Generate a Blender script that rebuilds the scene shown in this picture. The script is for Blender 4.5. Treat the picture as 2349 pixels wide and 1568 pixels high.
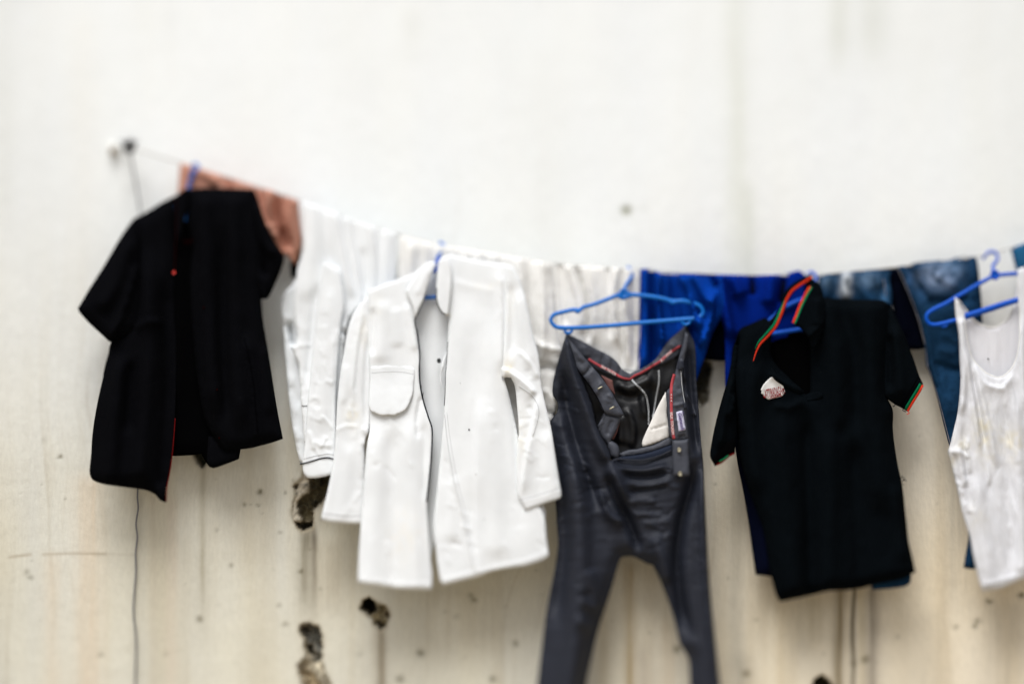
import bpy, math, random
import numpy as np
from mathutils import Vector, geometry

for o in list(bpy.data.objects):
    bpy.data.objects.remove(o)
S = bpy.context.scene
COL = S.collection
R = math.radians

# ------------------------------------------------------------------ camera
# A view camera with its back tilted: it stands level with the washing, the
# lens axis looks up 33 degrees and the frame is shifted back down, so the
# plane of focus leans through the row of clothes.
TH = R(33); D = 9.0; CZ = 1.9; FW = 3.0; PW = 2349.0; PH = 1568.0
CT, ST = math.cos(TH), math.sin(TH)
FOC = 36 * (D * CT) / FW
SHY = -FOC * math.tan(TH) / 36
cam = bpy.data.cameras.new('camera'); co = bpy.data.objects.new('camera', cam); COL.objects.link(co)
cam.lens = FOC; cam.sensor_width = 36; cam.sensor_fit = 'HORIZONTAL'; cam.shift_y = SHY
cam.clip_end = 200
co.location = (0, -D, CZ); co.rotation_euler = (R(90) + TH, 0, 0)
S.camera = co


def W(px, py, y):
    """photo position -> world point on the vertical plane at distance y"""
    px = np.asarray(px, float); py = np.asarray(py, float); y = np.asarray(y, float)
    xs = (px / PW - .5) * 36
    ys = (PH / 2 - py) / PW * 36 + SHY * 36
    dy = FOC * CT - ys * ST; dz = FOC * ST + ys * CT
    t = (y + D) / dy
    return np.stack([xs * t, y + 0 * t, CZ + dz * t], -1)


def toPx(x, z, y=0.0):
    dep = (y + D) * CT + (z - CZ) * ST
    up = -(y + D) * ST + (z - CZ) * CT
    xs = x * FOC / dep; ys = up * FOC / dep
    return (xs / 36 + .5) * PW, PH / 2 - (ys - SHY * 36) / 36 * PW


fp = W(1174, 915, -.155) - np.array([0, -D, CZ])
cam.dof.use_dof = True
cam.dof.focus_distance = float(fp[1] * CT + fp[2] * ST)
cam.dof.aperture_fstop = 0.145

# ------------------------------------------------------------------ light
world = bpy.data.worlds.new('World'); S.world = world; world.use_nodes = True
nt = world.node_tree; nt.nodes.clear()
SUN_EL, SUN_AZ = R(57), R(200)     # high, from behind the camera, a touch left
sky = nt.nodes.new('ShaderNodeTexSky'); sky.sky_type = 'NISHITA'; sky.sun_disc = False
sky.sun_elevation = SUN_EL; sky.sun_rotation = SUN_AZ
sky.air_density = 1.0; sky.dust_density = 4.0; sky.ozone_density = 1.0
hs = nt.nodes.new('ShaderNodeHueSaturation'); hs.inputs['Saturation'].default_value = .35   # overcast
bg = nt.nodes.new('ShaderNodeBackground'); bg.inputs['Strength'].default_value = .075
ow = nt.nodes.new('ShaderNodeOutputWorld')
nt.links.new(sky.outputs[0], hs.inputs['Color']); nt.links.new(hs.outputs[0], bg.inputs['Color'])
nt.links.new(bg.outputs[0], ow.inputs[0])
sl = bpy.data.lights.new('sun', 'SUN'); sl.energy = 1.5; sl.angle = R(34); sl.color = (1, .995, .985)
so = bpy.data.objects.new('sun', sl); COL.objects.link(so)
sd = Vector((math.sin(SUN_AZ) * math.cos(SUN_EL), math.cos(SUN_AZ) * math.cos(SUN_EL), math.sin(SUN_EL)))
so.rotation_euler = sd.to_track_quat('Z', 'Y').to_euler(); so.location = (0, -6, 8)
S.view_settings.view_transform = 'Standard'; S.view_settings.look = 'None'
S.view_settings.exposure = 0.84; S.view_settings.gamma = 1
try:
    S.cycles.use_denoising = True
    S.cycles.max_bounces = 8; S.cycles.diffuse_bounces = 5
    S.cycles.sample_clamp_indirect = 4
except Exception:
    pass

# ------------------------------------------------------------------ maths helpers
FA = 1.35      # how deep the traced folds are
# per cloth: fold depth, width and depth of the turned edge
LOOK = {'white_cotton': (.5, .3, .2), 'white_cotton_stained': (.5, .3, .2), 'offwhite_cotton': (1.0, .5, .4), 'white_cotton_shaded': (.6, .4, .3),
        'royal_blue_jersey': (3.0, 1, 1), 'royal_jersey_shaded': (3.0, 1, 1), 'terracotta_cloth': (2.0, .8, .8), 'charcoal_suiting': (1.25, 1.6, 1.0),
        'white_rib_jersey': (1.0, .4, .4), 'black_cotton': (1.6, 1, 1), 'black_knit': (1.6, 1, 1)}
_lat = {}
def vn(x, y, seed=0):
    if seed not in _lat:
        _lat[seed] = np.random.RandomState(seed + 11).rand(256, 256) * 2 - 1
    L = _lat[seed]
    x = np.asarray(x, float); y = np.asarray(y, float)
    xi = np.floor(x).astype(int); yi = np.floor(y).astype(int)
    fx = x - xi; fy = y - yi
    fx = fx * fx * (3 - 2 * fx); fy = fy * fy * (3 - 2 * fy)
    a = L[xi % 256, yi % 256]; b = L[(xi + 1) % 256, yi % 256]
    c = L[xi % 256, (yi + 1) % 256]; d = L[(xi + 1) % 256, (yi + 1) % 256]
    return (a * (1 - fx) + b * fx) * (1 - fy) + (c * (1 - fx) + d * fx) * fy

def fbm(x, y, seed=0, o=3):
    r = 0; a = 1; t = 0
    for i in range(o):
        r = r + a * vn(x * 2 ** i + 17.3 * i, y * 2 ** i - 9.1 * i, seed + i); t += a; a *= .5
    return r / t

def pdist(P, pts, closed=False):
    """distance, signed side and arc position of points P to a polyline"""
    pts = np.asarray(pts, float)
    A = pts if closed else pts[:-1]
    B = np.roll(pts, -1, 0) if closed else pts[1:]
    sl_ = np.hypot(*(B - A).T); cum = np.concatenate([[0], np.cumsum(sl_)])
    best = np.full(len(P), 1e9); sg = np.zeros(len(P)); s = np.zeros(len(P))
    for i in range(len(A)):
        ab = B[i] - A[i]; L2 = max(ab @ ab, 1e-9)
        t = np.clip(((P - A[i]) @ ab) / L2, 0, 1)
        q = A[i] + t[:, None] * ab
        d = np.hypot(*(P - q).T)
        m = d < best
        best[m] = d[m]
        cr = ab[0] * (P[:, 1] - A[i][1]) - ab[1] * (P[:, 0] - A[i][0])
        sg[m] = np.sign(cr[m]); s[m] = (cum[i] + t[m] * sl_[i]) / max(cum[-1], 1e-9)
    return best, sg, s

def inside(P, poly):
    poly = np.asarray(poly, float); c = np.zeros(len(P), bool); j = len(poly) - 1
    for i in range(len(poly)):
        xi, yi = poly[i]; xj, yj = poly[j]
        if yi != yj:
            c ^= ((yi > P[:, 1]) != (yj > P[:, 1])) & (P[:, 0] < (xj - xi) * (P[:, 1] - yi) / (yj - yi) + xi)
        j = i
    return c

def sdist(P, poly):
    d, _, _ = pdist(P, poly, True)
    return np.where(inside(P, poly), d, -d)

def cr_spline(pts, step, closed):
    """resample with rounded turns; sharp corners stay sharp"""
    pts = np.asarray(pts, float); n = len(pts); out = []
    def corner(i):
        if not closed and (i == 0 or i == n - 1): return True
        a = pts[i] - pts[i - 1]; b = pts[(i + 1) % n] - pts[i]
        ca = (a @ b) / (np.hypot(*a) * np.hypot(*b) + 1e-9)
        return ca < math.cos(R(48))
    m = n if closed else n - 1
    for i in range(m):
        p1 = pts[i]; p2 = pts[(i + 1) % n]
        p0 = pts[i - 1] if not corner(i) else 2 * p1 - p2
        p3 = pts[(i + 2) % n] if not corner((i + 1) % n) else 2 * p2 - p1
        k = max(1, int(round(np.hypot(*(p2 - p1)) / step)))
        d = np.hypot(*(p2 - p1))
        t1 = (p2 - p0); t2 = (p3 - p1)
        t1 = t1 / (np.hypot(*t1) + 1e-9) * d; t2 = t2 / (np.hypot(*t2) + 1e-9) * d
        for j in range(k):
            t = j / k
            h = (2*t**3-3*t*t+1)*p1 + (t**3-2*t*t+t)*t1*.9 + (-2*t**3+3*t*t)*p2 + (t**3-t*t)*t2*.9
            out.append(h)
    if not closed: out.append(pts[-1])
    return np.array(out)

def sm(x, a, b):
    t = np.clip((x - a) / (b - a), 0, 1); return t * t * (3 - 2 * t)

# ------------------------------------------------------------------ object helpers
def tag(o, label=None, cat=None, group=None, kind=None):
    if label: o['label'] = label
    if cat: o['category'] = cat
    if group: o['group'] = group
    if kind: o['kind'] = kind
    return o

def thing(name, label, cat, px, py, y, group=None):
    e = bpy.data.objects.new(name, None); COL.objects.link(e)
    e.location = tuple(W(px, py, y)); e.empty_display_size = .05
    return tag(e, label, cat, group)

def origin_of(parent):
    v = Vector((0, 0, 0))
    while parent is not None:
        v += parent.location; parent = parent.parent
    return np.array(v)

def link_mesh(name, V, F, mat, parent, colors=None, smooth=True):
    me = bpy.data.meshes.new(name)
    V = np.asarray(V, float) - origin_of(parent)
    me.from_pydata([tuple(v) for v in V], [], F)
    if smooth: me.polygons.foreach_set('use_smooth', [True] * len(me.polygons))
    if colors is not None:
        at = me.color_attributes.new('paint', 'FLOAT_COLOR', 'POINT')
        at.data.foreach_set('color', np.asarray(colors, np.float32).ravel())
    me.materials.append(mat); me.update()
    o = bpy.data.objects.new(name, me); COL.objects.link(o); o.parent = parent
    return o

class Surf:
    """the relief of one piece of cloth: y as a function of photo position"""
    def __init__(s, outline, y0, er=14, ed=.012, folds=(), nz=(), step=8, on=None, fa=1.0):
        s.fa = fa
        s.out = cr_spline(outline, step, True); s.y0 = y0; s.er = er; s.ed = ed
        s.folds = list(folds); s.nz = nz; s.on = on
    def relief(s, P):
        h = np.zeros(len(P))
        for f in s.folds:
            kind, pts, w, amp = f[:4]
            pp = cr_spline(pts, 12, False) if len(pts) > 2 else np.asarray(pts, float)
            d, sg, t = pdist(P, pp)
            tp = np.clip(np.minimum(t / .18, (1 - t) / .18), 0, 1)
            tp = tp * tp * (3 - 2 * tp)
            if len(f) > 4:          # which ends stay open
                if 's' in f[4]: tp = np.where(t < .5, 1, tp)
                if 'e' in f[4]: tp = np.where(t > .5, 1, tp)
            if kind == 'r': pr = np.exp(-(d / w) ** 2)
            elif kind == 'a': pr = np.where(sg > 0, np.exp(-(d / w) ** 1.35), np.exp(-(d / (w * .28)) ** 1.6))
            elif kind == 'b': pr = np.where(sg < 0, np.exp(-(d / w) ** 1.35), np.exp(-(d / (w * .28)) ** 1.6))
            h += FA * s.fa * amp * tp * pr
        for (amp, sx, sy, seed, *rest) in s.nz:
            k = rest[0] if rest else 0
            sh = rest[1] if len(rest) > 1 else 0
            x = P[:, 0] + sh * P[:, 1]
            amp = amp * min(s.fa, 1.2) * (.35 if sx < 16 and sy < 26 and s.fa < .9 else 1)
            if k == 0: h += amp * fbm(x / sx, P[:, 1] / sy, seed, 2)
            elif k == 1: h += amp * (1 - np.abs(fbm(x / sx, P[:, 1] / sy, seed, 2)) * 2.2)
        return h
    def y(s, P, dist=None):
        P = np.atleast_2d(np.asarray(P, float))
        d = pdist(P, s.out, True)[0] if dist is None else dist
        base = s.y0(P) if callable(s.y0) else s.y0
        return base + s.ed * np.exp(-(d / s.er) ** 2 * 1.2) - s.relief(P)

def panel(name, mat, parent, outline, y0, step=8, closed=False, back=.02, er=14, ed=.012, folds=(), nz=(),
          th=.0014, paint=None, base=(1, 1, 1), label=None):
    fa, ek, el = LOOK.get(mat.name, (1, 1, 1)); er = er * ek; ed = ed * el
    sf = Surf(outline, y0, er, ed, folds, nz, step, fa=fa)
    B = sf.out
    keep = [0]
    for i in range(1, len(B)):
        if np.hypot(*(B[i] - B[keep[-1]])) > .5: keep.append(i)
    B = B[keep]; sf.out = B
    x0, y0_, x1, y1 = B[:, 0].min(), B[:, 1].min(), B[:, 0].max(), B[:, 1].max()
    gx, gy = [], []
    r = 0; yy = y0_
    while yy < y1:
        xs = np.arange(x0 + (step / 2 if r % 2 else 0), x1, step); gx.append(xs); gy.append(np.full(len(xs), yy))
        yy += step * .866; r += 1
    G = np.stack([np.concatenate(gx), np.concatenate(gy)], -1)
    G += (np.random.RandomState(3).rand(*G.shape) - .5) * step * .16
    G = G[inside(G, B)]
    dG = pdist(G, B, True)[0]; k = dG > step * .55; G = G[k]
    n = len(B)
    P = np.concatenate([B, G]) if len(G) else B
    vs, es, fs, ov, oe, of = geometry.delaunay_2d_cdt([Vector((float(a), float(-b))) for a, b in P], [],
                                                      [list(range(n))], 1, 1e-5)
    Q = np.array([(v.x, -v.y) for v in vs])
    dd = pdist(Q, B, True)[0]; dd[dd < .02] = 0
    yf = sf.y(Q, dd)
    V = W(Q[:, 0], Q[:, 1], yf)
    F = []
    for f in fs:
        f = list(f)
        a, b, c = Q[f[0]], Q[f[1]], Q[f[2]]
        cr = (b[0]-a[0])*(c[1]-a[1])-(b[1]-a[1])*(c[0]-a[0])
        F.append(f if cr < 0 else f[::-1])
    cols = None
    if paint is not None:
        cols = np.ones((len(Q), 4)); cols[:, :3] = base
        for (c, rx, ry, col, stg) in paint:
            q = Q - np.array(c)
            m = np.exp(-((q[:, 0] / rx) ** 2 + (q[:, 1] / ry) ** 2))
            m *= stg * np.clip(.72 + 1.1 * fbm(Q[:, 0] / 9, Q[:, 1] / 14, 5, 3), 0, 1.4)
            m = np.clip(m, 0, 1)[:, None]
            cols[:, :3] = cols[:, :3] * (1 - m) + np.array(col) * m
    if closed:
        bi = dd > .3
        idx = np.arange(len(Q)); newi = idx.copy(); c0 = len(Q)
        newi[bi] = c0 + np.arange(bi.sum())
        yb0 = sf.y0(Q) if callable(sf.y0) else sf.y0
        e = np.exp(-(dd / er) ** 2 * 1.2)
        yb = yb0 + ed + back * (1 - e) - sf.relief(Q) * (.35 + .65 * e)
        yb = np.maximum(yb, yf + .001)
        Vb = W(Q[bi, 0], Q[bi, 1], yb[bi])
        V = np.concatenate([V, Vb])
        F = F + [[int(newi[i]) for i in f[::-1]] for f in F]
        if cols is not None: cols = np.concatenate([cols, cols[bi]])
    o = link_mesh(name, V, F, mat, parent, cols)
    if not closed:
        so_ = o.modifiers.new('thickness', 'SOLIDIFY'); so_.thickness = th; so_.offset = 0
    if label: o['label'] = label
    return sf

def tube_world(name, P3, r, mat, parent, n=7, label=None, caps=True):
    P3 = np.asarray(P3, float); m = len(P3)
    rr = np.full(m, r) if np.isscalar(r) else np.asarray(r, float)
    T = np.gradient(P3, axis=0); T /= np.linalg.norm(T, axis=1)[:, None] + 1e-12
    up = np.array([.0, -1, 0.1]); V = []; F = []
    for i in range(m):
        a = np.cross(T[i], up)
        if np.linalg.norm(a) < 1e-3: a = np.cross(T[i], [1, 0, 0])
        a /= np.linalg.norm(a); b = np.cross(T[i], a)
        for k in range(n):
            t = 2 * math.pi * k / n
            V.append(P3[i] + rr[i] * (a * math.cos(t) + b * math.sin(t)))
    for i in range(m - 1):
        for k in range(n):
            F.append((i * n + k, i * n + (k + 1) % n, (i + 1) * n + (k + 1) % n, (i + 1) * n + k))
    if caps:
        F.append(tuple(range(n))[::-1]); F.append(tuple((m - 1) * n + k for k in range(n)))
    o = link_mesh(name, V, F, mat, parent)
    if label: o['label'] = label
    return o

def tube(name, pts, y, r, mat, parent, step=5, off=-.0008, closed=False, label=None, n=7):
    """a rounded strand along traced points; y: number, function, Surf or list per point"""
    q = cr_spline(pts, step, closed)
    if closed: q = np.concatenate([q, q[:2]])
    if isinstance(y, Surf): yy = y.y(q) + off
    elif isinstance(y, (list, tuple)):
        _, _, t = pdist(q, pts); yy = np.interp(t, np.linspace(0, 1, len(y)), y)
    elif callable(y): yy = y(q)
    else: yy = np.full(len(q), float(y))
    return tube_world(name, W(q[:, 0], q[:, 1], yy), r, mat, parent, n, label)

def ribbon(name, pts, w, sf, mat, parent, off=-.001, th=.0008, step=4, label=None, side=0):
    """flat tape of half-width w px sewn on a surface"""
    q = cr_spline(pts, step, False)
    T = np.gradient(q, axis=0); T /= np.hypot(*T.T)[:, None] + 1e-9
    N = np.stack([-T[:, 1], T[:, 0]], -1)
    ww = np.full(len(q), w) if np.isscalar(w) else np.interp(np.linspace(0, 1, len(q)), np.linspace(0, 1, len(w)), w)
    a = q + N * ww[:, None] * (1 + side); b = q - N * ww[:, None] * (1 - side)
    ya = sf.y(a) if isinstance(sf, Surf) else (sf(a) if callable(sf) else np.full(len(q), sf))
    yb = sf.y(b) if isinstance(sf, Surf) else (sf(b) if callable(sf) else np.full(len(q), sf))
    V = np.concatenate([W(a[:, 0], a[:, 1], ya + off), W(b[:, 0], b[:, 1], yb + off)])
    m = len(q); F = [(i, i + 1, m + i + 1, m + i) for i in range(m - 1)]
    o = link_mesh(name, V, F, mat, parent)
    mo = o.modifiers.new('thickness', 'SOLIDIFY'); mo.thickness = th; mo.offset = 0
    if label: o['label'] = label
    return o

def disc(name, c, r, y, mat, parent, depth=.003, rim=True, label=None, n=20):
    """turned button / stud facing the camera"""
    C0 = W(c[0], c[1], y); V = []; F = []
    prof = [(0, -depth * .7), (r * .55, -depth * .7), (r * .7, -depth), (r * .92, -depth * .9), (r, -depth * .4), (r, 0)] if rim else \
           [(0, -depth), (r * .5, -depth * .9), (r * .85, -depth * .55), (r, 0)]
    V.append(C0 + [0, prof[0][1], 0])
    for pr in prof[1:]:
        for k in range(n):
            t = 2 * math.pi * k / n
            V.append(C0 + [pr[0] * math.cos(t), pr[1], pr[0] * math.sin(t)])
    for k in range(n): F.append((0, 1 + k, 1 + (k + 1) % n))
    for j in range(len(prof) - 2):
        for k in range(n):
            a = 1 + j * n; b = a + n
            F.append((a + k, b + k, b + (k + 1) % n, a + (k + 1) % n))
    F.append(tuple(1 + (len(prof) - 2) * n + k for k in range(n))[::-1])
    o = link_mesh(name, V, F, mat, parent)
    if label: o['label'] = label
    return o

def text(name, s, c, y, size, rot, mat, parent, sx=1.0, font_shear=0, space=1.0, extr=.0002):
    cu = bpy.data.curves.new(name, 'FONT'); cu.body = s; cu.size = size; cu.align_x = 'CENTER'; cu.align_y = 'CENTER'
    cu.extrude = extr; cu.shear = font_shear; cu.space_character = space; cu.resolution_u = 3; cu.offset = size * .012
    cu.materials.append(mat)
    tmp = bpy.data.objects.new('tmp', cu); me = bpy.data.meshes.new_from_object(tmp)
    bpy.data.objects.remove(tmp); me.name = name
    o = bpy.data.objects.new(name, me); COL.objects.link(o)
    o.parent = parent
    o.location = Vector(tuple(W(c[0], c[1], y) - origin_of(parent)))
    o.rotation_euler = (R(90), R(rot), 0); o.scale = (sx, 1, 1)
    return o

# ------------------------------------------------------------------ materials
def newmat(name):
    m = bpy.data.materials.new(name); m.use_nodes = True
    n = m.node_tree; b = n.nodes['Principled BSDF']
    return m, n, b

def fabric(name, col, rough=.9, spec=.1, weave=700, wb=.25, wr=.35, wrs=28, var=.06, attr=False, sheen=0.0, aniso=(1, 1, 1), trans=0.0):
    m, n, b = newmat(name)
    L = n.links.new
    tc = n.nodes.new('ShaderNodeTexCoord')
    b.inputs['Roughness'].default_value = rough
    b.inputs['Specular IOR Level'].default_value = spec
    if sheen:
        b.inputs['Sheen Weight'].default_value = sheen; b.inputs['Sheen Roughness'].default_value = .5
    nz = n.nodes.new('ShaderNodeTexNoise'); nz.inputs['Scale'].default_value = 9; nz.inputs['Detail'].default_value = 6
    L(tc.outputs['Object'], nz.inputs['Vector'])
    mp = n.nodes.new('ShaderNodeMapRange'); mp.inputs['From Min'].default_value = .3; mp.inputs['From Max'].default_value = .7
    mp.inputs['To Min'].default_value = 1 - var; mp.inputs['To Max'].default_value = 1 + var
    L(nz.outputs['Fac'], mp.inputs['Value'])
    mx = n.nodes.new('ShaderNodeVectorMath'); mx.operation = 'SCALE'
    if attr:
        at = n.nodes.new('ShaderNodeAttribute'); at.attribute_name = 'paint'
        L(at.outputs['Color'], mx.inputs[0])
    else:
        mx.inputs[0].default_value = col[:3]
    L(mp.outputs[0], mx.inputs['Scale']); L(mx.outputs[0], b.inputs['Base Color'])
    # weave and fine creasing
    w1 = n.nodes.new('ShaderNodeTexNoise'); w1.inputs['Scale'].default_value = weave; w1.inputs['Detail'].default_value = 2
    mpg = n.nodes.new('ShaderNodeMapping'); mpg.inputs['Scale'].default_value = aniso
    L(tc.outputs['Object'], mpg.inputs['Vector']); L(tc.outputs['Object'], w1.inputs['Vector'])
    w2 = n.nodes.new('ShaderNodeTexNoise'); w2.inputs['Scale'].default_value = wrs; w2.inputs['Detail'].default_value = 5
    w2.inputs['Roughness'].default_value = .55; w2.inputs['Distortion'].default_value = .6
    L(mpg.outputs[0], w2.inputs['Vector'])
    b1 = n.nodes.new('ShaderNodeBump'); b1.inputs['Strength'].default_value = wb; b1.inputs['Distance'].default_value = .0006
    b2 = n.nodes.new('ShaderNodeBump'); b2.inputs['Strength'].default_value = wr; b2.inputs['Distance'].default_value = .006
    L(w2.outputs['Fac'], b2.inputs['Height']); L(b2.outputs[0], b1.inputs['Normal'])
    L(w1.outputs['Fac'], b1.inputs['Height']); L(b1.outputs[0], b.inputs['Normal'])
    if trans:
        tr = n.nodes.new('ShaderNodeBsdfTranslucent'); tr.inputs['Color'].default_value = (*col[:3], 1)
        ms = n.nodes.new('ShaderNodeMixShader'); ms.inputs[0].default_value = trans
        L(b.outputs[0], ms.inputs[1]); L(tr.outputs[0], ms.inputs[2])
        L(ms.outputs[0], n.nodes['Material Output'].inputs[0])
    return m

def plain(name, col, rough=.5, spec=.5, metal=0, bump=0, var=0):
    m, n, b = newmat(name)
    b.inputs['Base Color'].default_value = (*col, 1); b.inputs['Roughness'].default_value = rough
    b.inputs['Specular IOR Level'].default_value = spec; b.inputs['Metallic'].default_value = metal
    tc = n.nodes.new('ShaderNodeTexCoord'); nz = n.nodes.new('ShaderNodeTexNoise'); nz.inputs['Scale'].default_value = 120
    nz.inputs['Detail'].default_value = 4
    n.links.new(tc.outputs['Object'], nz.inputs['Vector'])
    bp = n.nodes.new('ShaderNodeBump'); bp.inputs['Strength'].default_value = max(bump, .03); bp.inputs['Distance'].default_value = .001
    n.links.new(nz.outputs['Fac'], bp.inputs['Height']); n.links.new(bp.outputs[0], b.inputs['Normal'])
    rr = n.nodes.new('ShaderNodeMapRange'); rr.inputs['To Min'].default_value = max(rough - .1, 0); rr.inputs['To Max'].default_value = min(rough + .12, 1)
    n.links.new(nz.outputs['Fac'], rr.inputs['Value']); n.links.new(rr.outputs[0], b.inputs['Roughness'])
    return m

M = {}
M['white'] = fabric('white_cotton', (.80, .825, .84), trans=.1, wr=.08)
M['whitep'] = fabric('white_cotton_stained', (.80, .825, .84), attr=True, wr=.1, trans=.08)
M['cream'] = fabric('offwhite_cotton', (.78, .775, .75), trans=.1, wr=.2)
M['white_shade'] = fabric('white_cotton_shaded', (.70, .73, .75), wr=.25)  # jacket white greyed: shade painted on the rear sleeve and cuff inside
M['black'] = fabric('black_cotton', (.0022, .0023, .0031), rough=1, spec=.02, wr=.3)
M['blackin'] = fabric('black_cotton_inner', (.0012, .0012, .0014), rough=1, spec=.0)
M['polo'] = fabric('black_knit', (.0017, .0027, .0037), rough=1, spec=.02, weave=900)
M['grey'] = fabric('charcoal_suiting', (.0140, .0165, .0255), rough=.62, spec=.24, wr=.25, wrs=22, weave=1100, wb=.15)
M['greyband'] = fabric('charcoal_waistband', (.042, .046, .060), rough=.55, spec=.3, wr=.5, wrs=40, weave=1100)
M['lining'] = fabric('black_satin_lining', (.0022, .0024, .0034), rough=.45, spec=.28, wr=.35, wrs=16, weave=1200, wb=.1)
M['navyband'] = fabric('navy_twill', (.012, .017, .032), rough=.7)
M['brownl'] = fabric('brown_pocketing', (.13, .06, .055), rough=.8, wr=.6, wrs=60)
M['pocket'] = fabric('white_pocketing', (.66, .64, .61))
M['royal_shade'] = fabric('royal_jersey_shaded', (.0008, .012, .15), rough=1, spec=.02)  # royal blue darkened, shade put into the colour
M['royal'] = fabric('royal_blue_jersey', (.0008, .034, .25), rough=.9, spec=.04, wr=.2)
M['navy'] = fabric('navy_cotton', (.002, .003, .011), rough=1, spec=.02)
M['navyin'] = fabric('dark_navy_inner', (.0015, .002, .005), rough=1, spec=.0)
M['denim'] = fabric('blue_denim', (.012, .06, .14), attr=True, rough=.95, spec=.05, weave=900, wb=.5, wr=.6, wrs=45, var=.3)
M['terra'] = fabric('terracotta_cloth', (.47, .235, .17), rough=.95, spec=.04)
M['tank'] = fabric('white_rib_jersey', (.70, .70, .71), attr=True, wr=.5, wrs=55, aniso=(1, 1, .25), trans=.12)
M['red'] = fabric('red_piping_cotton', (.10, .004, .004), rough=.9, spec=.02, weave=1400)
M['tapered'] = fabric('red_tape', (.38, .06, .07), rough=.8, spec=.1, weave=1400, wb=.1, wr=.1)
M['green'] = fabric('green_knit', (.0, .15, .06), rough=.8)
M['orange'] = fabric('orange_red_knit', (.62, .035, .012), rough=.8)
M['pipe'] = fabric('dark_piping', (.006, .008, .014), rough=1, spec=.02)
M['seam'] = fabric('grey_stitching', (.50, .51, .52), rough=.9)
M['seamd'] = fabric('dark_stitching', (.0015, .0015, .002), rough=1, spec=0)
M['thread'] = fabric('white_overlock', (.66, .68, .70), rough=.8, weave=500, wb=1)
M['denimst'] = fabric('denim_stitching', (.20, .19, .20), rough=.9)
M['patch'] = fabric('white_print_patch', (.68, .68, .67), rough=.6)
M['inkred'] = plain('red_print', (.22, .004, .008), .9, .05)
M['inkpurple'] = plain('purple_woven_lettering', (.06, .03, .16), .8)
M['inkwhite'] = plain('white_woven_lettering', (.75, .65, .63), .8)
M['labelw'] = fabric('lilac_white_label', (.50, .49, .62), rough=.7)
M['plastic'] = plain('blue_plastic', (.0, .125, .47), .35, .3)
M['plastic2'] = plain('deep_blue_plastic', (.0, .07, .45), .45, .2)
M['redbtn'] = plain('red_button', (.55, .02, .01), .4)
M['darkred'] = plain('dark_red_button', (.014, .0012, .001), .9, .0)
M['blkbtn'] = plain('black_button', (.006, .012, .012), .4)
M['stud'] = plain('tarnished_brass', (.36, .33, .24), .45, .5, .6)
M['steel'] = plain('rusty_steel', (.03, .028, .028), .6, .5, .5, .4)
M['rope'] = fabric('white_cord', (.55, .55, .53), rough=.9, weave=400, wb=.8)
M['cable'] = plain('grey_cable', (.16, .16, .17), .6)
M['ceramic'] = plain('white_ceramic', (.72, .72, .68), .3)
M['rust'] = plain('rusty_nail_head', (.16, .10, .04), .8)
M['ground'] = fabric('dusty_earth', (.30, .25, .185), rough=.95, weave=60, wb=.6, wr=.3, wrs=3, var=.15)

# ------------------------------------------------------------------ ground
def ground():
    V = [(-60, -60, 0), (60, -60, 0), (60, 20, 0), (-60, 20, 0)]
    me = bpy.data.meshes.new('ground'); me.from_pydata(V, [], [(0, 1, 2, 3)]); me.materials.append(M['ground'])
    o = bpy.data.objects.new('ground', me); COL.objects.link(o); tag(o, 'dusty earth yard in front of the wall', kind='structure')
ground()

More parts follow.
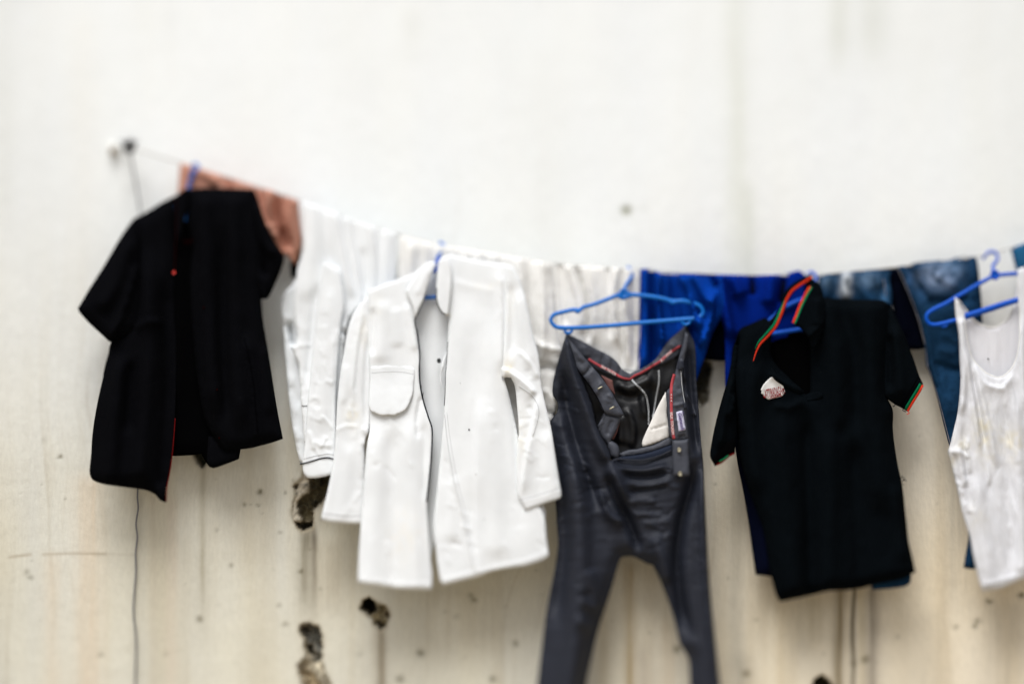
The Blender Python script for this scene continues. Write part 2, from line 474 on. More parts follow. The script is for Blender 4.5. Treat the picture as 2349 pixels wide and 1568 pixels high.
# ------------------------------------------------------------------ wall
def build_wall():
    st = .0042
    xi = np.arange(-1.72, 1.7201, st); zi = np.arange(1.0, 2.84, st)
    xs = np.concatenate([[-9, -7], np.arange(-5.4, -1.75, .06), xi, np.arange(1.76, 5.4, .06), [7, 9]])
    zs = np.concatenate([[0, .25], np.arange(.4, .99, .03), zi, np.arange(2.86, 4, .05), [4.5, 5.5, 7, 8.5]])
    X, Z = np.meshgrid(xs, zs)
    P = np.stack(toPx(X.ravel(), Z.ravel()), -1)
    px, py = P[:, 0], P[:, 1]
    inner = ((X > -1.74) & (X < 1.74) & (Z > .98) & (Z < 2.86)).ravel()
    # old emulsion: whiter above, warm grime and shade painted in low and right
    def c(a): return np.array(a)[None, :]
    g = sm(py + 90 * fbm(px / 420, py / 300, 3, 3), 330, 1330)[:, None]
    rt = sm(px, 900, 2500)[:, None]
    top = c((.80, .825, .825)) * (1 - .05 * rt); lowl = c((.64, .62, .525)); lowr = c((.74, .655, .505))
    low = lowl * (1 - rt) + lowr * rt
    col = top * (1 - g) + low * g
    lf = (sm(px, 260, -60))[:, None] if False else (1 - sm(px, -40, 330))[:, None]
    col = col * (1 - .10 * lf)
    # cloudy patches, warm/green casts
    n1 = fbm(px / 170, py / 330, 21, 4)[:, None]; n2 = fbm(px / 90, py / 420, 31, 3)[:, None]
    col = col * (1 + (.035 + .05 * g) * n1) * (1 + np.array([.035, .02, -.02]) * n2 * (.4 + g))
    # thin run marks
    run = fbm(px / 16 + 3 * fbm(px / 200, py / 300, 61, 2), py / 900, 41, 3)
    runm = np.clip(run * 1.6 - .45, 0, 1)[:, None] * (.15 + .55 * g) * np.clip(.5 + fbm(px / 140, py / 260, 44, 2), 0, 1)[:, None]
    col = col * (1 - runm * np.array([.26, .31, .38]))
    br_ = np.clip(fbm(px / 48 + 9, py / 1500, 47, 3) * 1.5, 0, 1)[:, None]
    col = col * (1 - br_ * np.array([.10, .13, .18]) * (.06 + g))
    def mixc(mask, cc, s):
        nonlocal col
        m = np.clip(mask * s, 0, 1)[:, None]; col = col * (1 - m) + np.array(cc)[None, :] * m
    def streak(x, y0, y1, w, s, cc, wob=3, fade=60, top=25):
        xx = x + wob * fbm(py / 90, px * 0 + x, 51, 2)
        m = np.exp(-((px - xx) / w) ** 2) * sm(py, y0 - top, y0 + top) * (1 - sm(py, y1 - fade, y1 + fade))
        m *= (1.25 + .35 * (y0 > 900)) * (.8 + .35 * fbm(px / 8, py / 130, 53, 2))
        mixc(m, cc, s)
    gr = (.60, .61, .56); br = (.36, .30, .20); dg = (.26, .235, .19); tan = (.62, .50, .36)
    for a in [(1690, -80, 640, 24, .42, (.62, .64, .56)), (1716, 420, 660, 18, .45, (.58, .60, .53)), (1925, -80, 140, 22, .5, (.58, .6, .54)),
              (2005, -80, 130, 30, .45, (.58, .6, .54)), (942, 20, 110, 22, .22, gr), (2260, -80, 560, 46, .12, gr), (2340, -80, 560, 30, .2, gr),
              (12, -60, 500, 22, .25, gr), (190, 40, 700, 32, .14, (.74, .70, .62)), (1255, 100, 560, 60, .06, gr),
              (205, 1090, 1620, 34, .38, tan), (120, 1270, 1600, 22, .22, tan), (318, 1120, 1600, 16, .30, (.50, .48, .40)),
              (352, 1120, 1620, 7, .22, (.50, .45, .36)), (395, 1140, 1600, 14, .35, (.60, .52, .42)), (466, 1060, 1370, 6, .55, (.33, .30, .22)),
              (466, 1060, 1460, 15, .3, (.45, .42, .33)), (702, 1210, 1390, 18, .7, (.24, .22, .165)), (722, 1210, 1370, 7, .6, (.14, .12, .09)),
              (705, 1260, 1480, 36, .25, (.45, .42, .34)), (874, 1435, 1640, 10, .8, (.20, .17, .12)), (868, 1435, 1640, 26, .3, (.42, .37, .28)),
              (1290, 1350, 1640, 26, .2, br), (1444, 1290, 1640, 15, .55, (.36, .27, .14)), (1500, 1300, 1640, 24, .25, (.42, .36, .27)),
              (1475, 1480, 1640, 20, .35, (.42, .37, .30)), (1532, 1420, 1640, 16, .3, (.46, .35, .22)), (1690, 1050, 1560, 20, .35, (.36, .335, .27)),
              (1745, 1320, 1480, 26, .3, (.38, .32, .22)), (1700, 1500, 1640, 30, .25, dg), (1925, 1340, 1640, 14, .65, (.25, .20, .12)),
              (1958, 1340, 1640, 6, .75, (.16, .135, .09)), (2000, 1340, 1640, 17, .55, (.27, .235, .19)), (1975, 1340, 1640, 8, .35, (.5, .43, .28)),
              (1860, 1360, 1480, 40, .3, (.33, .27, .15)), (2140, 1400, 1640, 50, .15, dg), (2300, 1380, 1640, 60, .2, dg), (2190, 1050, 1400, 36, .25, dg),
              (560, 1100, 1300, 60, .15, br), (1060, 1340, 1500, 120, .25, br), (760, 1240, 1400, 34, .3, br)]:
        streak(*a)
    # crack with grime along it
    for seg, s in (([(22, 1277), (70, 1271)], .6), ([(100, 1271), (165, 1268), (240, 1270)], .5), ([(240, 1270), (310, 1272)], .2)):
        d = pdist(P, seg)[0]; mixc(np.exp(-(d / 3.2) ** 2), (.30, .24, .16), s)
    # specks and chips
    specks = [(140, 1048, 5, .8), (134, 1050, 4, .3), (597, 1128, 7, .95), (560, 1157, 5, .6), (576, 1157, 3, .4), (592, 1157, 4, .6), (642, 1220, 4, .6),
              (530, 1297, 6, .5), (62, 1312, 8, .45), (70, 1325, 6, .5), (458, 1420, 8, .6), (690, 1311, 6, .8), (655, 1432, 7, .5), (965, 1497, 10, .7),
              (1080, 1364, 7, .5), (1088, 1375, 7, .6), (918, 1556, 10, .7), (1130, 1557, 9, .7), (1183, 1475, 8, .6), (1048, 1412, 8, .25), (826, 1500, 8, .25),
              (1553, 1488, 10, .7), (1712, 1545, 10, .7), (1985, 1511, 9, .8), (1958, 1521, 8, .5), (2270, 1378, 8, .7), (2342, 1364, 8, .85), (2193, 1438, 7, .5),
              (2243, 1424, 8, .6), (2237, 1436, 7, .7), (232, 1502, 8, .45), (655, 1130, 4, .6), (1437, 482, 10, 1.1), (1478, 480, 9, .12), (672, 1100, 4, .5),
              (250, 1105, 4, .3), (2100, 1310, 6, .15), (2150, 1155, 3, .5), (100, 1010, 8, .15), (140, 700, 7, .1), (498, 1215, 5, .3), (1020, 1400, 5, .3),
              (735, 1350, 5, .3), (640, 1388, 6, .4), (380, 1500, 6, .3), (1735, 1420, 6, .3), (2060, 1460, 7, .3), (1640, 1110, 4, .4), (2108, 1000, 3, .4)]
    rs = np.random.RandomState(8)
    for _ in range(60):
        specks.append((rs.uniform(-20, 2370), rs.uniform(1000, 1640), rs.uniform(1.5, 4), rs.uniform(.15, .45)))
    wp = P + 3.0 * np.stack([fbm(px / 7, py / 7, 71, 2), fbm(px / 7, py / 7, 72, 2)], -1)
    dy = np.zeros(len(P))
    for (x, y, r, s) in specks:
        near = (np.abs(px - x) < 4 * r + 6) & (np.abs(py - y) < 4 * r + 6)
        m = np.zeros(len(P)); d = np.hypot(wp[near, 0] - x, (wp[near, 1] - y) * 1.15); m[near] = np.exp(-(d / r) ** 2)
        mixc(m, (.10, .085, .04) if y > 600 else (.12, .12, .03), s); dy += m * .002 * s
    # places where the plaster has fallen out
    ep = P + 3.5 * np.stack([fbm(px / 9, py / 9, 81, 3), fbm(px / 9, py / 9, 84, 3)], -1)
    def hole(poly, depth, cc, rough=.4, edge=3., lipc=None):
        nonlocal dy, col
        poly = np.array(poly, float); b0 = poly.min(0) - 25; b1 = poly.max(0) + 25
        k = np.where((px > b0[0]) & (px < b1[0]) & (py > b0[1]) & (py < b1[1]))[0]
        if len(k) == 0: return
        d = sdist(ep[k], poly); m = sm(d, -edge * .4, edge)
        rn = fbm(px[k] / 8, py[k] / 8, 91, 4); rn2 = fbm(px[k] / 16, py[k] / 20, 95, 3)
        dy[k] = dy[k] * (1 - m) + m * depth * (1 + rough * rn + .5 * rough * rn2)
        base = np.array(cc)[None, :] * np.clip(1 + .9 * rn + .6 * rn2, .15, 2.4)[:, None]
        col[k] = col[k] * (1 - m[:, None]) + base * m[:, None]
        # soft dirty lip
        lp = np.exp(-((d + 1) / 4.5) ** 2)[:, None] * .4
        col[k] = col[k] * (1 - lp) + np.array(lipc or (.30, .25, .17))[None, :] * lp
    hole([(700, 1045), (694, 1095), (676, 1110), (675, 1135), (668, 1170), (670, 1193), (681, 1208), (693, 1218), (715, 1213), (718, 1199),
          (718, 1172), (736, 1156), (748, 1140), (770, 1085), (760, 1040)], .008, (.48, .44, .36), .5)
    hole([(709, 1050), (709, 1099), (710, 1129), (694, 1137), (680, 1150), (683, 1170), (691, 1195), (677, 1197), (681, 1207), (693, 1217), (715, 1212),
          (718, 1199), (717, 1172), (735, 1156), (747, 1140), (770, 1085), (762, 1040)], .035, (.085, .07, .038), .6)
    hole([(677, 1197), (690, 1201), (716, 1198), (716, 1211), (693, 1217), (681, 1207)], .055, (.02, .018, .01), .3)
    hole([(674, 1112), (682, 1108), (684, 1120), (676, 1122)], .02, (.08, .06, .035), .3, 2)
    hole([(826, 1395), (831, 1378), (846, 1369), (866, 1382), (886, 1389), (896, 1407), (889, 1430), (876, 1444), (862, 1434), (846, 1412)], .02, (.22, .18, .10), .9)
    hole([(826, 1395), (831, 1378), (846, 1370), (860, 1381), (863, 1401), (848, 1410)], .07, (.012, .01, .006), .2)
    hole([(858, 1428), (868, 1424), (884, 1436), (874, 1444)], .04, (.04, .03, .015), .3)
    hole([(886, 1402), (894, 1408), (890, 1418), (882, 1412)], .03, (.08, .05, .02), .3)
    hole([(688, 1444), (690, 1433), (707, 1427), (730, 1439), (739, 1459), (737, 1490), (736, 1520), (755, 1560), (770, 1600), (700, 1605), (690, 1560),
          (681, 1525), (700, 1510), (697, 1470)], .016, (.40, .36, .27), .7)
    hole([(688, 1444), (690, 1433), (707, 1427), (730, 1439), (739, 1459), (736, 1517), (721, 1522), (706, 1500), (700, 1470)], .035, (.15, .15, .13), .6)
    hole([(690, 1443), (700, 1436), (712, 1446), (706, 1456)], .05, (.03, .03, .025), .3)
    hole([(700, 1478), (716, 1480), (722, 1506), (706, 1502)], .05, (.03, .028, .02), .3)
    hole([(684, 1526), (700, 1520), (722, 1545), (748, 1590), (730, 1600), (700, 1580)], .02, (.30, .24, .15), .8)
    hole([(1580, 800), (1618, 822), (1631, 832), (1637, 848), (1633, 863), (1626, 892), (1624, 921), (1610, 930), (1596, 915), (1580, 880)], .03, (.055, .052, .036), .9)
    hole([(1606, 905), (1616, 900), (1622, 915), (1612, 926)], .012, (.22, .21, .16), .8)
    hole([(436, 1030), (442, 1043), (452, 1058), (463, 1071), (474, 1064), (480, 1040), (470, 1025)], .03, (.05, .055, .04), .5)
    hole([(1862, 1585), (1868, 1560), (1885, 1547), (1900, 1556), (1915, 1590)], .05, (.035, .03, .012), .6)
    dy += inner * (.0006 * fbm(px / 30, py / 30, 101, 3) + .002 * fbm(px / 260, py / 260, 105, 2))
    dy *= inner
    n, m = X.shape
    V = np.stack([X.ravel(), dy, Z.ravel()], -1)
    idx = np.arange(n * m).reshape(n, m)
    F = np.stack([idx[:-1, :-1], idx[:-1, 1:], idx[1:, 1:], idx[1:, :-1]], -1).reshape(-1, 4)
    # back and sides of the wall
    nb = len(V)
    V = np.concatenate([V, [(-9, .3, 0), (9, .3, 0), (9, .3, 8.5), (-9, .3, 8.5)]])
    extra = [(nb + 1, nb, nb + 3, nb + 2)]
    rows = [list(idx[0, ::-1]) + [nb, nb + 1], list(idx[-1, :]) + [nb + 2, nb + 3],
            list(idx[:, 0]) + [nb + 3, nb], list(idx[::-1, -1]) + [nb + 1, nb + 2]]
    col = np.clip(col, .004, .84)
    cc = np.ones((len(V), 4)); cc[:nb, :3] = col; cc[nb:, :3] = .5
    me = bpy.data.meshes.new('wall')
    allf = [tuple(f) for f in F.tolist()] + extra + [tuple(int(i) for i in r) for r in rows]
    me.from_pydata(V.tolist(), [], allf)
    me.polygons.foreach_set('use_smooth', [True] * len(F) + [False] * (len(allf) - len(F)))
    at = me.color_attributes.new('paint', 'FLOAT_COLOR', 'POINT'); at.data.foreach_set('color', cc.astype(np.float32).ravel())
    mt, nn, b = newmat('old_painted_plaster'); L = nn.links.new
    a = nn.nodes.new('ShaderNodeAttribute'); a.attribute_name = 'paint'
    tc = nn.nodes.new('ShaderNodeTexCoord')
    n1 = nn.nodes.new('ShaderNodeTexNoise'); n1.inputs['Scale'].default_value = 140; n1.inputs['Detail'].default_value = 6; n1.inputs['Roughness'].default_value = .65
    mp = nn.nodes.new('ShaderNodeMapping'); mp.inputs['Scale'].default_value = (1, 1, .28)
    L(tc.outputs['Object'], mp.inputs['Vector']); L(mp.outputs[0], n1.inputs['Vector'])
    mr = nn.nodes.new('ShaderNodeMapRange'); mr.inputs['From Min'].default_value = .3; mr.inputs['From Max'].default_value = .7
    mr.inputs['To Min'].default_value = .93; mr.inputs['To Max'].default_value = 1.05
    L(n1.outputs['Fac'], mr.inputs['Value'])
    mx = nn.nodes.new('ShaderNodeVectorMath'); mx.operation = 'SCALE'
    L(a.outputs['Color'], mx.inputs[0]); L(mr.outputs[0], mx.inputs['Scale']); L(mx.outputs[0], b.inputs['Base Color'])
    n2 = nn.nodes.new('ShaderNodeTexNoise'); n2.inputs['Scale'].default_value = 60; n2.inputs['Detail'].default_value = 8
    L(tc.outputs['Object'], n2.inputs['Vector'])
    bp = nn.nodes.new('ShaderNodeBump'); bp.inputs['Strength'].default_value = .35; bp.inputs['Distance'].default_value = .003
    L(n2.outputs['Fac'], bp.inputs['Height']); L(bp.outputs[0], b.inputs['Normal'])
    b.inputs['Roughness'].default_value = .85; b.inputs['Specular IOR Level'].default_value = .2
    me.materials.append(mt); me.update()
    o = bpy.data.objects.new('wall', me); COL.objects.link(o)
    tag(o, 'old cream plaster wall with water streaks and broken patches behind the washing', 'wall')
build_wall()

# ------------------------------------------------------------------ fixings and line
LY = -.085
def fixings():
    t = thing('wall_hook', 'dark knotted steel hook in the wall at the high end of the clothesline', 'hook', 295, 335, 0)
    P0 = W(292, 330, 0)
    # steel bar out of the wall, ending in an eye
    bar = [P0 + [0, .012, 0], P0 + [0, -.03, -.002], P0 + [.001, -.07, -.004]]
    tube_world('bar', bar, .006, M['steel'], t, 8)
    ring = [W(297, 336, LY) + [0.016 * math.cos(a), .004 * math.sin(a), .016 * math.sin(a)] for a in np.linspace(0, 2 * math.pi, 19)]
    tube_world('eye', ring, .0042, M['steel'], t, 8)
    kn = [W(297 + 9 * math.cos(a) * (1 - i * .02), 338 + 13 * math.sin(a * .7) - 2, LY) + [0, -.006 * math.sin(a * 1.3), 0]
          for i, a in enumerate(np.linspace(0, 12, 40))]
    tube_world('knot', kn, .0045, M['steel'], t, 7)
    tl = [W(x, y, LY) for x, y in ((272, 322), (283, 326), (296, 330), (312, 327), (318, 322))]
    tube_world('wire_end', tl, .0022, M['steel'], t, 6)
    k = thing('insulator_knob', 'small white ceramic knob with a rusty nail beside the hook', 'knob', 262, 342, 0)
    prof = [(.014, 0), (.016, -.004), (.011, -.010), (.015, -.016), (.014, -.022), (.006, -.026)]
    C0 = W(263, 340, 0); V = []; F = []; n = 18
    for r_, yy in prof:
        for i in range(n):
            a = 2 * math.pi * i / n; V.append(C0 + [r_ * math.cos(a), yy, r_ * math.sin(a)])
    for j in range(len(prof) - 1):
        for i in range(n):
            F.append((j * n + i, j * n + (i + 1) % n, (j + 1) * n + (i + 1) % n, (j + 1) * n + i))
    F.append(tuple((len(prof) - 1) * n + i for i in range(n)))
    link_mesh('ceramic_body', V, F, M['ceramic'], k)
    disc('nail_head', (257, 347), .009, -.026, M['rust'], k, .006, rim=False)
    # grey cable from the hook down the wall
    q = [(297, 345), (304, 380), (311, 420), (317, 455), (322, 490), (326, 620), (322, 800), (316, 1000), (316, 1122), (315, 1140), (317, 1165), (312, 1200), (315, 1230), (311, 1270),
         (312, 1310), (308, 1360), (306, 1405), (311, 1450), (312, 1500), (310, 1560), (312, 1640)]
    qq = cr_spline(q, 10, False)
    yy = np.interp(qq[:, 1], [345, 420, 500, 900, 1130, 1700], [LY, -.07, -.045, -.016, -.008, -.007])
    o = tube_world('hanging_cable', W(qq[:, 0], qq[:, 1], yy), .0024, M['cable'], None, 8)
    tag(o, 'thin grey cable running from the hook straight down the wall', 'cable')
    lp = [(298, 338), (350, 354), (413, 373), (541, 412), (689, 461), (781, 495), (869, 525), (1009, 561), (1103, 577), (1191, 592), (1285, 605), (1380, 613), (1468, 619),
          (1652, 628), (1849, 630), (1960, 621), (2060, 611), (2166, 597), (2240, 588), (2330, 565), (2430, 535), (2560, 490), (2750, 415), (2950, 325), (3200, 205)]
    lq = cr_spline(lp, 12, False)
    o = tube_world('clothesline', W(lq[:, 0], lq[:, 1], np.full(len(lq), LY)), .0026, M['rope'], None, 8)
    tag(o, 'thin pale clothesline sagging along the wall and carrying all the washing', 'clothesline')
fixings()

def vfolds(x0, x1, ya, yb, n, amp, w, seed, lean=0):
    rs = np.random.RandomState(seed); out = []
    for i in range(n):
        x = x0 + (x1 - x0) * (i + .5 + rs.uniform(-.3, .3)) / n
        a = ya + rs.uniform(-10, 10); b = ya + (yb - ya) * rs.uniform(.5, 1.1)
        l = lean + rs.uniform(-8, 8)
        out.append((rs.choice(['a', 'b', 'r']), [(x, a), (x + l * .4 + rs.uniform(-4, 4), (a + b) / 2), (x + l, b)], w * rs.uniform(.6, 1.4), amp * rs.uniform(.5, 1.3) * rs.choice([1, 1, -1]), 's'))
    return out

def creases(poly, n, ln, w, amp, slope, seed):
    rs = np.random.RandomState(seed); poly = np.array(poly, float); lo, hi = poly.min(0), poly.max(0); out = []
    while len(out) < n:
        p = lo + rs.rand(2) * (hi - lo)
        if not inside(p[None, :], poly)[0]: continue
        a = math.atan(slope) + rs.normal(0, .35); l = ln * rs.uniform(.4, 1.2) / 2
        d = np.array([math.cos(a), math.sin(a)]) * l; b = np.array([-d[1], d[0]]) * rs.uniform(-.25, .25)
        out.append((rs.choice(['a', 'b', 'r']), [tuple(p - d), tuple(p + b), tuple(p + d)], w * rs.uniform(.7, 1.5), amp * rs.uniform(.4, 1.3) * rs.choice([1, -1])))
    return out

# ------------------------------------------------------------------ hangers
def hanger(label, px, py, mat, loop, loopy, hook, hooky, hub, hub_r, extra=(), r=.0054, grp='blue plastic clothes hangers on the line'):
    t = thing('clothes_hanger', label, 'clothes hanger', px, py, -.12, grp)
    tube('hanger_frame', loop, loopy, r, mat, t, 5, n=9)
    tube('hanger_hook', hook, hooky, r * .85, mat, t, 3, n=9)
    if hub_r: disc('hub', hub, hub_r, (loopy[0] if isinstance(loopy, (list, tuple)) else loopy) + .004, mat, t, .012, rim=True, n=24)
    for (nm, pts, y_, rr) in extra:
        tube(nm, pts, y_, rr, mat, t, 3, n=8)
    return t

# ------------------------------------------------------------------ 1 terracotta cloth
def terracotta():
    t = thing('hanging_cloth', 'terracotta brown cloth bunched over the line behind the black shirt', 'cloth', 550, 410, LY)
    out = [(413, 374), (440, 381), (469, 391), (541, 411), (580, 426), (620, 436), (650, 447), (685, 462), (687, 500), (691, 557), (684, 590), (679, 613),
           (664, 592), (644, 580), (625, 570), (600, 560), (560, 560), (500, 540), (450, 520), (408, 470), (409, 430)]
    folds = [('a', [(625, 436), (618, 480), (640, 560)], 14, .016, 's'), ('r', [(650, 450), (640, 490), (665, 580)], 9, -.016, 's'),
             ('b', [(668, 455), (668, 500), (682, 590)], 8, .014, 's'), ('r', [(600, 432), (606, 480), (622, 520)], 7, -.014, 's'),
             ('a', [(470, 392), (500, 420)], 12, .01, 's'), ('r', [(520, 405), (530, 440)], 8, -.01, 's'), ('r', [(645, 520), (655, 590)], 5, -.014, 'e'),
             ('r', [(430, 380), (425, 450)], 7, .01, 's')]
    panel('cloth', M['terra'], t, out, -.092, 6, True, .03, 8, .008, folds, [(.004, 18, 60, 4)])
    panel('dark_lining', M['blackin'], t, [(674, 575), (690, 562), (688, 600), (680, 640), (668, 636), (666, 600)], -.078, 6, True, .006, 6, .004)
terracotta()

# ------------------------------------------------------------------ 2 black shirt
def black_shirt():
    hanger('blue hanger with a twisted hook inside the open black shirt', 440, 385, M['plastic'],
           [(417, 497), (470, 468), (540, 470), (580, 500), (560, 520), (480, 506), (417, 503), (370, 520), (330, 540), (322, 525), (360, 500), (417, 470), (440, 455)],
           -.118, [(440, 455), (429, 434), (436, 412), (444, 395), (455, 384), (450, 376), (441, 380)], [-.118, -.118, -.112, -.1, -.095, -.088, -.082], (431, 438), .009,
           [('twist_tie', [(424, 432), (440, 424), (428, 412), (446, 406), (434, 398), (452, 392), (442, 386)], -.104, .0028)])
    t = thing('black_shirt', 'open black short-sleeved shirt with thin red piping, leftmost of the washing', 'shirt', 430, 490, -.14)
    panel('back_panel', M['blackin'], t, [(404, 450), (436, 434), (583, 436), (600, 690), (610, 900), (600, 1010), (552, 1030), (548, 1052), (489, 1073), (475, 1063), (462, 1040),
                                          (442, 1043), (395, 1045), (330, 1040), (240, 1040), (236, 868), (255, 785), (305, 503)], -.105, 11, er=20, ed=.01,
          folds=vfolds(260, 590, 600, 1050, 6, .012, 16, 3), nz=[(.006, 60, 140, 2)])
    lf = panel('front_panel', M['black'], t, [(305, 503), (340, 484), (372, 464), (404, 448), (408, 470), (402, 520), (401, 600), (399, 700), (404, 800), (403, 900), (401, 960), (395, 1044),
                                              (388, 1090), (381, 1120), (380, 1152), (368, 1147), (357, 1134), (345, 1127), (329, 1122), (269, 1114), (236, 1109), (213, 1100), (206, 1085), (209, 1044),
                                              (213, 990), (221, 938), (236, 868), (248, 820), (255, 785), (300, 740), (320, 640)], -.14, 9, er=16, ed=.018,
               folds=[('r', [(330, 560), (345, 800), (320, 1080)], 22, .014, 'e'), ('r', [(375, 620), (385, 850), (370, 1100)], 14, -.012, 'e'), ('r', [(280, 800), (262, 950), (250, 1100)], 18, .014, 'e'),
                      ('a', [(302, 752), (340, 735), (380, 740)], 12, .008), ('r', [(300, 820), (296, 1000)], 12, -.01)], nz=[(.006, 40, 140, 5), (.002, 14, 30, 6)])
    rf = panel('front_panel', M['black'], t, [(436, 434), (460, 431), (583, 433), (590, 470), (600, 500), (607, 560), (603, 640), (600, 690), (603, 731), (615, 807), (634, 929), (649, 1006), (625, 1014),
                                              (603, 1020), (575, 1027), (540, 1031), (515, 1032), (500, 1015), (470, 960), (452, 860), (440, 740), (436, 640), (442, 560), (428, 500)], -.143, 9, er=16, ed=.018,
               folds=[('r', [(470, 470), (478, 700), (500, 980)], 20, .012, 's'), ('r', [(535, 470), (540, 760), (555, 1010)], 26, .012, 's'), ('b', [(561, 760), (574, 850), (585, 930), (591, 1000)], 16, .014, 'e'),
                      ('r', [(512, 500), (512, 800), (525, 1000)], 14, -.012), ('r', [(604, 780), (622, 960)], 9, .008)], nz=[(.006, 40, 140, 8), (.002, 14, 30, 9)])
    tail = panel('shirt_tail', M['black'], t, [(478, 1000), (551, 1000), (550, 1031), (548, 1052), (520, 1063), (489, 1073), (480, 1070), (475, 1063)], -.12, 8, er=8, ed=.006)
    ls = panel('sleeve', M['black'], t, [(305, 503), (287, 528), (272, 551), (238, 610), (205, 662), (178, 708), (200, 733), (228, 760), (255, 785), (285, 770), (315, 748), (325, 700), (322, 620), (318, 540)],
               -.15, 8, True, .04, 14, .014, folds=[('r', [(300, 540), (270, 640), (225, 720)], 18, .012), ('a', [(318, 600), (290, 700), (262, 765)], 14, .010, 'e')], nz=[(.003, 30, 40, 12)])
    rs_ = panel('sleeve', M['black'], t, [(583, 433), (592, 455), (603, 492), (612, 516), (628, 550), (644, 574), (652, 588), (650, 604), (640, 632), (625, 662), (612, 686), (600, 686), (590, 640), (585, 560), (580, 490)],
                -.15, 7, True, .03, 12, .014, folds=[('r', [(595, 480), (610, 560), (640, 590)], 12, .012, 's'), ('r', [(592, 560), (612, 640)], 8, -.012)], nz=[(.003, 25, 40, 14)])
    ribbon('sleeve_hem', [(182, 711), (204, 736), (230, 760), (253, 781)], 3, ls, M['seamd'], t, side=0)
    tube('cuff_opening', [(649, 600), (640, 625), (627, 655), (614, 682)], rs_, .003, M['blackin'], t)
    cl = panel('collar', M['black'], t, [(404, 448), (428, 432), (436, 434), (432, 470), (424, 500), (415, 540), (404, 560), (402, 520)], -.15, 6, er=6, ed=.004)
    tube('piping', [(404, 452), (405, 500), (403, 560), (401, 620)], -.156, .001, M['darkred'], t)
    tube('piping', [(402, 959), (399, 1000), (395, 1044), (390, 1080), (384, 1110), (382, 1135), (381, 1150)], lf, .0014, M['red'], t, off=-.0015)
    tube('side_seam', [(561, 777), (570, 815), (576, 847), (583, 890), (585, 929), (591, 990)], rf, .0015, M['seamd'], t)
    tube('neck_trim', [(419, 551), (428, 556), (437, 553), (445, 548)], -.125, .002, M['darkred'], t)
    disc('button', (399, 625), .0045, -.157, M['redbtn'], t, label='bright red top button')
    for c in ((445, 551), (467, 705), (498, 893), (503, 1004)):
        disc('button', c, .0024, float(rf.y([c])[0]) - .001, M['darkred'], t)
black_shirt()

